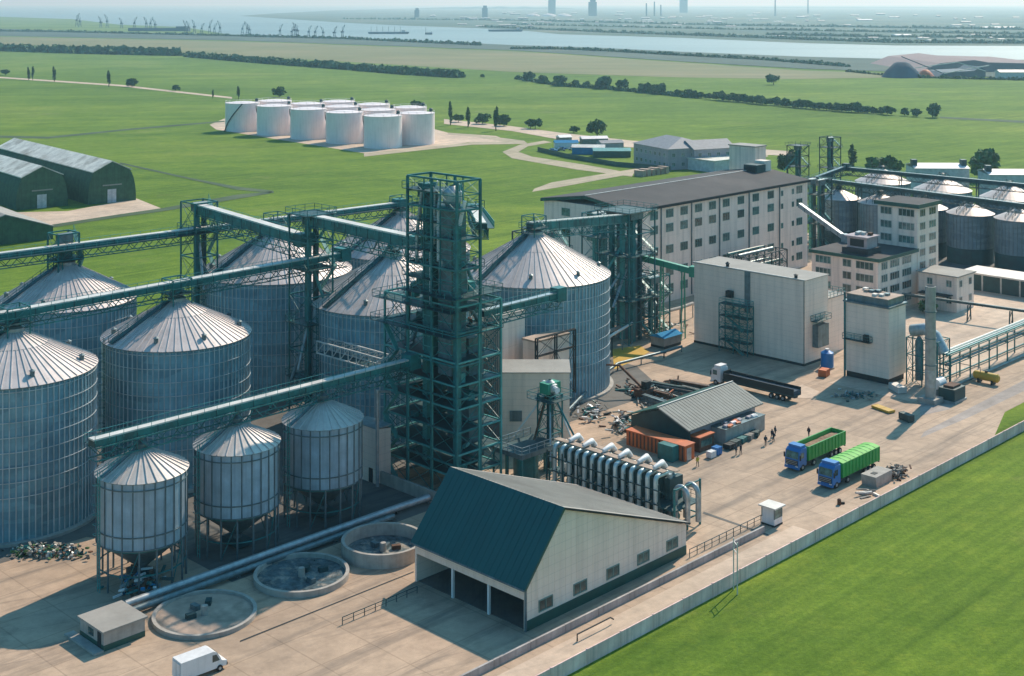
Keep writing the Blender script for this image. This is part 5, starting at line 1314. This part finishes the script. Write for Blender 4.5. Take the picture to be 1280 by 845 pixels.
# ------------------------------------------------------------------ tank farm
base = (-67.4, 697.0)
lab = {}
names = ['first from the right','second from the right','third from the right','fourth from the right','leftmost, with the diagonal stair']
for j in range(3):
    for i in range(5):
        if j == 2 and i in (0, 4): continue
        s_, t_ = ST(*base); s_ += 23*j; t_ += 33*i*.97
        rowl = ['front row','middle row','back row'][j]
        root = thing('storage_tank', 'white cylindrical tank in the %s of the tank farm, %s' % (rowl, ['rightmost','second from right','third from right','fourth from right','leftmost'][i] if j != 2 else ['','rightmost','middle one','leftmost'][i]), 'tank', s_, t_, group='white storage tanks')
        b = MB(); b.lathe([(10,0),(10,16.4)], 'tankwhite', 48); b.build('shell', root, True)
        b = MB(); b.lathe([(10.15,16.3),(10.15,16.5),(6,17.0),(.01,17.3)], 'tankwhite', 48); b.build('roof', root)
        b = MB(); b.rail(ring_pts(10, 16.45, 14), 'white', 1.1, .12, 6, False); b.build('handrail', root)
        b = MB(); n = 16; a9 = 2.75 if (i, j) == (4, 0) else 1.2
        for k in range(n):
            a0_, a1_ = a9+1.35*k/n, a9+1.35*(k+1)/n
            b.beam((10.4*math.cos(a0_),10.4*math.sin(a0_),16.4*k/n),(10.4*math.cos(a1_),10.4*math.sin(a1_),16.4*(k+1)/n), .4, 'dark', .5)
        b.build('stair', root)
        b = MB(); b.lathe([(.9,16.8),(.9,18.2),(1.3,18.3),(.1,18.9)], 'tealdark', 12, 8.4*math.cos(-.4), 8.4*math.sin(-.4)); b.build('vent', root)

# ------------------------------------------------------------------ arched warehouses
def barn(label, x, y, wpx, rot, apex_h, L_, door=True):
    X, Y = G(x, y); c, s_ = math.cos(rot), math.sin(rot); u = (wpx-640)/FX; wd = (u*Y-X)/(c-u*s_)
    root = thing('arched_warehouse', label, 'building', X, Y, 0, rot, 'arched warehouses', grid=False)
    H = apex_h; pr = [(0,0),(wd*.004,H*.2),(wd*.018,H*.38),(wd*.045,H*.55),(wd*.09,H*.70),(wd*.13,H*.78),(wd*.5,H),(wd*.87,H*.78),(wd*.91,H*.70),(wd*.955,H*.55),(wd*.982,H*.38),(wd*.996,H*.2),(wd,0)]
    b = MB(); b.prism([(a, z) for a, z in pr], 0, L_, 'barngreen'); b.build('wall', root)
    r = MB(); r.prism([(wd*.09,H*.765),(wd*.5,H+.1),(wd*.91,H*.765),(wd*.91,H*.765+.35),(wd*.5,H+.4),(wd*.09,H*.765+.35)], -.3, L_+.2, 'barnroof'); r.build('roof', root)
    d = MB(); d.box(wd*.40, wd*.58, -.15, -.02, 0, H*.33, 'farwhite')
    d.box(wd*.488, wd*.492, -.18, -.15, 0, H*.33, 'galvd'); d.build('door', root)
    f = MB(); f.box(wd*.3, wd*.7, -.12, -.02, H*.42, H*.45, 'greyroof'); f.build('lintel', root)
    return root
barn('arched green warehouse with white door, right and farther one', 110, 256, 170, math.radians(38.7), 15.3, 110)
barn('arched green warehouse with white door, cut by the left photo edge', 20, 263, 85, math.radians(38.7), 15.0, 90)
X, Y = G(58, 322)
root = thing('low_shed', 'low shed with pale green sloping roof at the left photo edge', 'building', X, Y, 0, math.radians(38.7), grid=False)
b = MB(); b.prism([(0,0),(30,0),(30,4),(15,9),(0,4)], 0, 60, 'barngreen'); b.build('wall', root); b = MB(); b.prism([(-.4,3.95),(15,9.1),(30.4,3.95),(30.4,4.2),(15,9.4),(-.4,4.2)], -.3, 60, 'greyroof'); b.build('roof', root)
root.location.x -= 32; root.location.y += 12

# ------------------------------------------------------------------ settlement behind the mill
X, Y = G(790, 205)
root = thing('apartment_house', 'greyish pink long house with hipped slate roof behind the mill', 'house', *ST(*G(835, 213)), 0, -.35)
b = MB(); b.box(0, 26, 0, 30, 0, 9.5, 'pink'); b.build('wall', root)
b = MB(); b.add([(-.6,-.6,9.5),(26.6,-.6,9.5),(26.6,30.6,9.5),(-.6,30.6,9.5),(13,9,13.5),(13,22,13.5)], [(0,1,4),(1,2,5,4),(2,3,5),(3,0,4,5),(3,2,1,0)], 'lilacroof'); b.build('roof', root)
for z in (2.4, 6.6):
    for u in range(7): window(root, 'a', 3+u*4, z, 1.8, 1.8, 2, 'framew')
    for u in range(5): window(root, 'b', 3+u*5, z, 1.8, 1.8, 2, 'framew')
root = thing('apartment_house', 'second lilac grey house with pitched roof right of the hipped one', 'house', *ST(*G(868, 212)), 0, -.35)
b = MB(); b.box(0, 22, 0, 14, 0, 9, 'pink'); b.build('wall', root); b = MB(); b.prism([(-.5,9),(7,12.5),(14.5,9)], -.5, 22.5, 'lilacroof', 'x'); b.build('roof', root)
for z in (2.4, 6.4):
    for u in range(3): window(root, 'a', 2.5+u*4.2, z, 1.8, 1.8, 2, 'framew')
    for u in range(4): window(root, 'b', 3+u*5, z, 1.8, 1.8, 2, 'framew')
root = thing('pale_roof_shed', 'low shed with pale greenish flat roof between houses and plant room', 'building', *ST(*G(893, 216)), 0, -.1)
b = MB(); b.box(0, 20, 0, 16, 0, 5, 'farwhite'); b.build('wall', root); b = MB(); b.box(-.4, 20.4, -.4, 16.4, 5, 5.3, 'barnroof'); b.build('roof', root)
rn = random.Random(21)
cols = ['blue','white','white','galvd','dark','bluebox']
def car(label, x, y, rz, mk, group):
    X, Y = G(x, y); root = thing('parked_car', label, 'car', X, Y, 0, rz, group, grid=False)
    b = MB(); b.prism([(-2.1,.35),(2.1,.35),(2.1,.8),(1.2,.95),(-2.1,.95)], -.85, .85, mk); b.prism([(-1.6,.95),(.9,.95),(.4,1.45),(-1.2,1.45)], -.75, .75, 'glass'); b.box(-1.15,.35,-.7,.7,1.45,1.48,mk); b.build('body', root)
    for xx in (-1.3,1.3):
        for yy in (-.85,.85): w1 = MB(); w1.tube([(xx,yy-.1,.33),(xx,yy+.1,.33)],.33,'black',10); w1.build('wheel', root)
    return root
for k in range(9): car('small parked car on the lot before the grey houses', rn.uniform(690,760), rn.uniform(181,192), rn.uniform(-.4,.4), rn.choice(cols), 'cars parked before the grey houses')
for k, (x, y) in enumerate(((876,189),(888,191),(899,191))): car(['dark parked car left of three behind the pale roof shed','white parked car middle of three behind the pale roof shed','black parked car right of three behind the pale roof shed'][k], x, y, .1, ['dark','white','black'][k], None)
for k, (x, y, L_, wd, h, wm, rm) in enumerate([(715,193,16,7,3.5,'bluebox','belt'),(742,197,18,8,3.2,'greentrim','teallight'),(694,186,12,6,3,'white','bluebox'),(728,182,14,6,3.5,'galvd','tankwhite'),(752,189,12,7,4,'pink','lilacroof'),(700,179,7,5,3,'stone','white')]):
    root = thing('village_shed', ['long blue walled shed with pale roof in the yard before the houses','green walled shed with pale green roof nearest the track','small white shed with blue roof at the left of the lot','grey shed with pinkish roof behind the parked cars','small brick shed with slate roof beside the round tree','tiny pale hut beside the main road'][k], 'shed', *ST(*G(x, y)), 0, -.9+.1*k)
    b = MB(); b.box(0, L_, 0, wd, 0, h, wm); b.build('wall', root); b = MB(); b.prism([(-.3,h),(wd/2,h+1.2),(wd+.3,h)], -.3, L_+.3, rm, 'x'); b.build('roof', root)
root = thing('brick_stack', 'pale block stacks piled beside the mill end track', 'building material', *ST(*G(808, 219)))
for k in range(6): b = MB(); b.box(-6+k*3.2, -4+k*3.2+.2, -3, 2, 0, 2.6+.4*(k % 2), 'sludge'); b.build('stack', root)
root = thing('green_fence', 'dark green sheet fence around the yard before the grey houses', 'fence', 0, 0, grid=False)
pts = [G(672,189), G(710,198), G(770,208), G(838,214)]
for a, b_ in zip(pts, pts[1:]):
    q = MB(); q.beam((*a,1.1),(*b_,1.1), .12, 'greentrim', 2.2); q.build('panel', root)

# ------------------------------------------------------------------ trees
def crown_mesh(name, rx, ry, rz_, n, leaf, seed, mk='leaf', zc=0):
    rn = random.Random(seed); m = MB(); clumps = []
    for k in range(9):
        u, v = rn.uniform(0, 6.28), rn.uniform(-.7, .9); r0 = rn.uniform(.35,.75)
        c = math.sqrt(max(0, 1-v*v)); clumps.append((r0*c*math.cos(u), r0*c*math.sin(u), r0*v, rn.uniform(.28,.5)))
    clumps.append((0,0,0,.6))
    for k in range(n):
        cx, cy, cz, cr = rn.choice(clumps); d = Vector((rn.gauss(0,1), rn.gauss(0,1), rn.gauss(0,1))).normalized()*cr*rn.uniform(.6,1.05)
        c = Vector(((cx+d.x)*rx, (cy+d.y)*ry, (cz+d.z)*rz_+zc)); a = Vector((rn.gauss(0,1), rn.gauss(0,1), rn.gauss(0,1))).normalized(); b = a.cross(Vector((rn.gauss(0,1), rn.gauss(0,1), rn.gauss(0,1)))).normalized()
        s_ = leaf*rn.uniform(.6,1.4); m.add([c-a*s_, c+b*s_*.7, c+a*s_, c-b*s_*.7], [(0,1,2,3)], mk)
    return m.mesh(name)
def trunk_mesh(h, r_):
    m = MB(); m.tube([(0,0,-.2),(.03*h,0,h*.5),(0,.02*h,h)], [r_,r_*.7,r_*.3], 'bark', 8)
    for k in range(4): a = k*1.6; m.tube([(0,0,h*(.45+.1*k)),(math.cos(a)*h*.22, math.sin(a)*h*.22, h*(.75+.08*k))], [r_*.4,r_*.15], 'bark', 6)
    return m.mesh('trunk')
CR = {'poplar': [crown_mesh('crown', 1.7,1.7,8,700,.5,s_,'leaf',8.2) for s_ in (1,2)], 'bush': [crown_mesh('crown', 5,4,3.6,600,.75,s_,'leaf2',3.6) for s_ in (3,4,5,6)], 'tree': [crown_mesh('crown', 5.5,5.5,5.5,1100,.6,s_,'leaf',7.5) for s_ in (7,8)]}
TM = {'poplar': trunk_mesh(9,.35), 'bush': trunk_mesh(3.2,.25), 'tree': trunk_mesh(8,.4)}
def tree(kind, name, label, x, y, sc_=1.0, group=None, rn=R):
    X, Y = G(x, y); root = thing(name, label, 'bush' if kind == 'bush' else 'tree', X, Y, 0, rn.uniform(0, 6.28), group, grid=False)
    root.scale = (sc_*rn.uniform(.9,1.15), sc_*rn.uniform(.9,1.15), sc_*rn.uniform(.85,1.1))
    put('crown', rn.choice(CR[kind]), root); put('trunk', TM[kind], root); return root
for x, y, sc_, l in ((36,100,1.0,'left poplar of the close pair beside the field road'),(41,100,1.05,'right poplar of the close pair beside the field road'),(68,102,1.15,'dark poplar right of the close pair beside the field road'),(136,108.5,1.15,'single slim poplar halfway along the field road'),(298,124,.8,'small poplar just above the leftmost tank'),
                     (563,156.5,.95,'poplar right of the tank farm, leftmost of three'),(585,159,.95,'poplar right of the tank farm, middle of three'),(620,163.5,.98,'poplar right of the tank farm, rightmost of three'),(1066,216,.95,'lone conifer like tree behind the back lift towers'),(266,123.5,.5,'tiny thin tree by the road left of the tanks')):
    tree('poplar', 'poplar', l, x, y, sc_)
for x, y, sc_, l in ((7,94,1.1,'bush at the left photo edge by the field road'),(165,108.5,1.2,'round bush beside the single slim poplar'),(220,113.5,.8,'small round bush midway along the field road'),(349,121.5,1.2,'low dark bush above the tank farm'),(523,139,1.1,'low dark bush right above the tank farm'),
                     (573,153,.9,'bush between the left and middle poplar of three'),(603,155,1.1,'broad bush between the middle and right poplar'),(630,157.5,1.0,'bush just right of the rightmost poplar'),(663,161,1.0,'left bush of the pair beside the main road'),(669,161,1.0,'right bush of the pair beside the main road'),(717,166,.7,'low bush farther along the main road'),(1102,222,1.6,'dark bush behind the far silos, left of the pale shed'),(1228,226,1.8,'dark bush between the two pale sheds')):
    tree('bush', 'bush', l, x, y, sc_)
tree('tree', 'round_tree', 'big round tree beside the grey houses', 747, 176, 1.0)
tree('tree', 'round_tree', 'leafy tree behind the far end of the mill roof', 985, 222, 1.05)
tree('bush', 'bush', 'low bush at the foot of the cream annex', 1160, 392, .55); tree('bush', 'bush', 'low bush right of the cream annex', 1176, 385, .5)
# hedgerow bushes (right hand part can be counted)
rn = random.Random(31)
def lerp_line(pts, x):
    for (x0, y0), (x1, y1) in zip(pts, pts[1:]):
        if x0 <= x <= x1: return y0+(y1-y0)*(x-x0)/(x1-x0)
hl = [(640,98),(700,107.5),(760,111.5),(820,117.5),(870,122.5),(950,130.5),(1050,139.5),(1110,143.5),(1180,148)]
big = [(660,1.5),(680,1.4),(701,1.7),(719,1.0),(734,1.0),(755,1.8),(777,1.5),(806,1.4),(824,1.6),(849,.9)]
for x, sc_ in big: tree('bush', 'hedge_bush', 'large rounded bush in the hedgerow across the middle of the fields', x, lerp_line(hl, x), sc_*.95, 'large hedgerow bushes', rn)
x = 862
while x < 1112:
    tree('bush', 'hedge_bush', 'dark bush in the dense far right stretch of the hedgerow', x, lerp_line(hl, x)+rn.uniform(-.4,.4), rn.uniform(.5,1.05), 'dense hedgerow bushes', rn); x += rn.uniform(3.0,6)
for x, sc_, l in ((1131,.8,'small bush just right of the dense hedgerow'),(1146,.9,'narrow bush between the dense hedgerow and its last bush'),(1166,1.3,'last round bush at the right end of the hedgerow'),(603,.6,'tiny bush in the gap left of the large hedgerow bushes'),(967,1.5,'single reddish tree alone in the far field')):
    tree('bush', 'hedge_bush', l, x, lerp_line(hl, x) if 640 < x and x != 967 else (97 if x == 603 else 106), sc_, None, rn)
# continuous left hedges: woodland belts that read as one mass
def belt(name, line, step, sc_, seed):
    rn = random.Random(seed); m = MB(); x = line[0][0]
    while x < line[-1][0]:
        X, Y = G(x, lerp_line(line, x)); r_ = sc_*rn.uniform(.7,1.3)
        for k in range(26):
            d = Vector((rn.gauss(0,1), rn.gauss(0,1), abs(rn.gauss(0,1)))).normalized()*r_*rn.uniform(.4,1)
            a = Vector((rn.gauss(0,1), rn.gauss(0,1), rn.gauss(0,1))).normalized(); b = a.cross(Vector((rn.gauss(0,1), rn.gauss(0,1), rn.gauss(0,1)))).normalized()
            c = Vector((X+d.x, Y+d.y*1.5, d.z*1.1)); q = r_*.45
            m.add([c-a*q, c+b*q, c+a*q, c-b*q], [(0,1,2,3)], 'leaf2')
        x += step*rn.uniform(.6,1.2)
    o = m.build(name); o['kind'] = 'stuff'; return o
belt('woodland_belt', [(-60,61),(0,63.5),(110,67),(222,69.5)], 1.0, 8, 1)
belt('hedgerow', [(236,71),(330,79),(430,86.5),(510,93),(576,97)], .9, 5.5, 2)
belt('hedgerow', [(646,98.8),(700,107.7),(760,111.7),(820,117.7),(870,122.7)], 1.3, 2.6, 33)
belt('riverside_scrub', [(640,61.5),(700,62),(760,64.5),(853,70),(950,75),(1060,84)], 4, 4, 3)
belt('riverside_scrub', [(-50,39),(60,40),(230,44),(430,49),(600,57)], 3, 5, 4)
belt('riverside_scrub', [(1060,90),(1130,97),(1300,101)], 4, 2.5, 5)

# ------------------------------------------------------------------ far plant by the river
def cone_heap(label, x, y, rpx, hpx, mk):
    X, Y = G(x, y); r_ = rpx*Y/FX; h = hpx*Y/FX
    rn = random.Random(int(x)); m = MB(); vs = [(0,0,h)]; n = 24
    m.lathe([(r_,0),(r_*.78,h*.4),(r_*.38,h*.92),(r_*.22,h),(.1,h)], mk, 28)
    return tag(m.build('ore_heap', None, True, (X,Y,0)), label, 'heap')
cone_heap('dark blue conical heap with flat tip by the river at right', 1127, 96.5, 25, 19, 'darkheap')
cone_heap('orange heap beside the dark conical heap', 1157, 96, 11, 9, 'orange')
X, Y = G(1210, 90)
m = MB(); k_ = Y/FX; m.prism([(-62*k_,0),(140*k_,0),(110*k_,10*k_),(25*k_,12*k_),(8*k_,15*k_),(-35*k_,11*k_)], 0, 200, 'pinkheap'); tag(m.build('ore_heap', None, False, (X,Y,0)), 'long flat pinkish stockpile behind the orange heap', 'heap')
X, Y = G(1200, 96.5); k_ = Y/FX
root = thing('loading_plant', 'hazy blue loading plant with inclined belts in front of the pink stockpile', 'building', X, Y, grid=False)
b = MB(); b.prism([(-28*k_,0),(32*k_,0),(32*k_,9*k_),(26*k_,13*k_),(18*k_,8*k_),(-20*k_,6*k_)], 0, 50, 'farsteel'); b.build('hall', root)
for p_, q_ in (((-75,26),(-25,6)),((-58,12),(-5,19)),((-5,19),(30,8)),((-22,5),(34,15))):
    b = MB(); b.beam((p_[0]*k_,-5,p_[1]*k_),(q_[0]*k_,-5,q_[1]*k_), 1.6*k_, 'belt' if p_[0] > -70 else 'farsteel', 1.0*k_); b.build('belt_gallery', root)
X, Y = G(1268, 99); b = MB(); b.box(-14,14,0,14,0,7,'farwhite'); b.prism([(-.5,7),(7,9),(14.5,7)], -14.5, 14.5, 'belt', 'x'); tag(b.build('far_shed', None, False, (X,Y,0)), 'small white shed at the right photo edge by the far plant', 'shed')

# port cranes on the near shore (left) and ships
def crane(label, x, y, hpx, seed, group='harbour cranes'):
    X, Y = G(x, y); k_ = Y/FX; h = hpx*k_; rn = random.Random(seed); d = rn.choice((-1,1))
    root = thing('harbour_crane', label, 'crane', X, Y, 0, rn.uniform(-.3,.3), group, grid=False)
    w1 = 1.0*k_; b = MB()
    for xx in (-1.6*k_, 1.6*k_): b.beam((xx,0,0),(xx*.4,0,h*.45), w1*.6, 'farsteel')
    b.beam((-1.6*k_,0,h*.2),(1.6*k_,0,h*.2), w1*.5, 'farsteel'); b.build('portal', root)
    b = MB(); b.box(-1.2*k_,1.2*k_,-5,5,h*.43,h*.55,'farsteel'); b.build('cabin', root)
    b = MB(); b.beam((0,0,h*.5),(d*3.4*k_,0,h), w1*.6, 'farsteel'); b.beam((0,0,h*.55),(-d*.3*k_,0,h*.8), w1*.5, 'farsteel'); b.beam((-d*.3*k_,0,h*.8),(d*3.4*k_,0,h), w1*.35, 'farsteel'); b.build('jib', root)
rn = random.Random(77)
for i, x in enumerate((96,100,126,134,152,168,183,188,194)): crane('hazy crane in the farther left group along the water', x, 33.5+.04*(x-96), rn.uniform(13,18), i, 'farther harbour cranes')
for i, x in enumerate((232,236,243,252,262,268,275,303,309,312)): crane('blue grey crane in the middle group on the near shore', x, 41.5+(x-232)*.03, rn.uniform(13,18), i+20, 'middle harbour cranes')
for i, x in enumerate((350,365,369,372,386,394,404,418,428)): crane('blue grey crane in the right group on the near shore', x, 46+(x-350)*.03, rn.uniform(14,20), i+40, 'right harbour cranes')
X, Y = G(190, 39); k_ = Y/FX; b = MB(); b.box(-30*k_,45*k_,0,30,0,4*k_,'farsteel'); b.box(30*k_,44*k_,-2,20,4*k_,6*k_,'farsteel'); tag(b.build('dock_shed', None, False, (X,Y,0)), 'long low hazy dock shed below the far cranes', 'building')
def ship(label, x, y, L_, masts):
    X, Y = G(x, y); k_ = Y/FX; root = thing('cargo_ship', label, 'ship', X, Y, .3, .02, grid=False); a = L_*k_/2
    b = MB(); b.prism([(-a*.95,0),(a*.92,0),(a,2.6*k_),(-a,2.4*k_)], -9, 9, 'farsteel'); b.build('hull', root)
    b = MB(); b.box(a*.62,a*.8,-7,7,2.5*k_,5*k_,'farwhite'); b.build('bridge', root)
    for k in range(masts): q = -a*.85+1.4*a*k/max(1,masts-1); b = MB(); b.beam((q,0,2.3*k_),(q,0,9*k_), .4*k_, 'farsteel'); b.build('mast', root)
ship('long low ship with many masts moored in the river', 486, 42.5, 52, 6); ship('tiny boat sailing right of the long ship', 536, 43.3, 9, 1); ship('long barge beside the far river bank', 632, 39.5, 44, 0)

# far shore: silos, chimneys, domes, buildings
def far_tower(label, x, y, wpx, hpx, name='far_tower', cat='tower', mk='farsteel'):
    X, Y = G(x, y); k_ = Y/FX; root = thing(name, label, cat, X, Y, 0, 0, grid=False)
    w1 = wpx*k_/2; b = MB(); b.box(-w1,w1,0,w1*2,0,hpx*k_*.8,mk); b.build('shaft', root)
    b = MB(); b.box(-w1*.6,w1*.7,w1*.2,w1*1.6,hpx*k_*.8,hpx*k_,mk); b.build('head', root)
far_tower('hazy grain tower behind the white domes across the river', 690, 17.5, 9, 22)
far_tower('hazy wide tower right of the domes across the river', 741, 20, 10, 22); far_tower('hazy tower near the centre right skyline', 855, 16, 9, 21)
far_tower('pale squat tower left of the domes across the river', 606, 22, 7, 15); far_tower('small hazy tower above the moored ship', 521, 22, 6, 12)
for x, y, h, l in ((969,20,20,'dark far chimney right of centre on the skyline'),(1010,17,18,'thin brownish far chimney, rightmost on the skyline'),(808,20,16,'left thin mast of the far refinery'),(818,20,18,'middle thin mast of the far refinery'),(826,20,14,'right thin mast of the far refinery')):
    X, Y = G(x, y); k_ = Y/FX; b = MB(); b.lathe([(1.1*k_,0),(.7*k_,h*k_)], 'farsteel', 12, cap=True); tag(b.build('far_chimney', None, True, (X,Y,0)), l, 'chimney')
for i, x in enumerate((666,686,705)):
    X, Y = G(x, 20.3); k_ = Y/FX; b = MB(); b.lathe([(9.5*k_,0),(8.6*k_,1.3*k_),(5*k_,2.8*k_),(.1,3.6*k_)], 'farwhite', 24); tag(b.build('white_dome', None, True, (X,Y,0)), ['left','middle','right'][i]+' white storage dome across the river', 'dome', 'white domes across the river')
rn = random.Random(55)
for k in range(110):
    x = rn.uniform(540,1278); y = rn.choice([rn.uniform(16,24), rn.uniform(22,34), rn.uniform(44,52) if x > 950 else rn.uniform(24,34)]); X, Y = G(x, y); k_ = Y/FX
    root = thing('distant_building', 'tiny hazy building scattered on the plain across the river', 'building', X, Y, 0, 0, 'tiny buildings across the river', grid=False)
    a, h = rn.uniform(3,13)*k_/2, rn.uniform(.7,1.8)*k_
    b = MB(); mk = rn.choice(['farwhite','pink','farsteel','farsteel']); b.box(-a,a,0,20,0,h,mk); b.build('wall', root)
    b = MB(); b.prism([(-1,h),(10,h+.5*k_),(21,h)], -a, a, 'belt', 'x'); b.build('roof', root)
for x, y, l_, lb_ in ((1082,26,18,'bright white flat roofed hall on the far plain'),(1130,45,20,'pale long hall by the far bank right of centre'),(1250,35.5,46,'long pinkish hall on the far plain at right')):
    X, Y = G(x, y); k_ = Y/FX; root = thing('distant_hall', lb_, 'building', X, Y, 0, 0, grid=False); b = MB(); b.box(-l_*k_/2,l_*k_/2,0,40,0,1.2*k_,'farwhite'); b.build('wall', root); b = MB(); b.prism([(-2,1.2*k_),(20,2.2*k_),(42,1.2*k_)], -l_*k_/2, l_*k_/2, 'white', 'x'); b.build('roof', root)
belt('far_woodland', [(600,34),(760,41),(900,46),(1000,50),(1120,54),(1300,55)], 3, 6, 8)
belt('far_woodland', [(960,44),(1100,47),(1300,48)], 4, 6, 12)
belt('far_woodland', [(640,31),(900,37),(1300,44)], 5, 6, 13)
belt('far_woodland', [(430,24),(640,26),(900,32),(1300,38)], 4, 7, 9)
# low hills on the skyline
for x0, x1, y, h in ((520,720,11,5),(800,1290,10,3)):
    X0, Y = G(x0, y); X1, _ = G(x1, y); k_ = Y/FX; m = MB(); n = 30; pr = [(X0+(X1-X0)*k/n, h*k_*.5*math.sin(math.pi*k/n)**.5*(.8+.2*math.sin(k*1.3))+.1) for k in range(n+1)]
    m.prism([(X0,0)]+pr[1:-1]+[(X1,0)], Y, Y+3000, 'far'); struct(m.build('hills'))
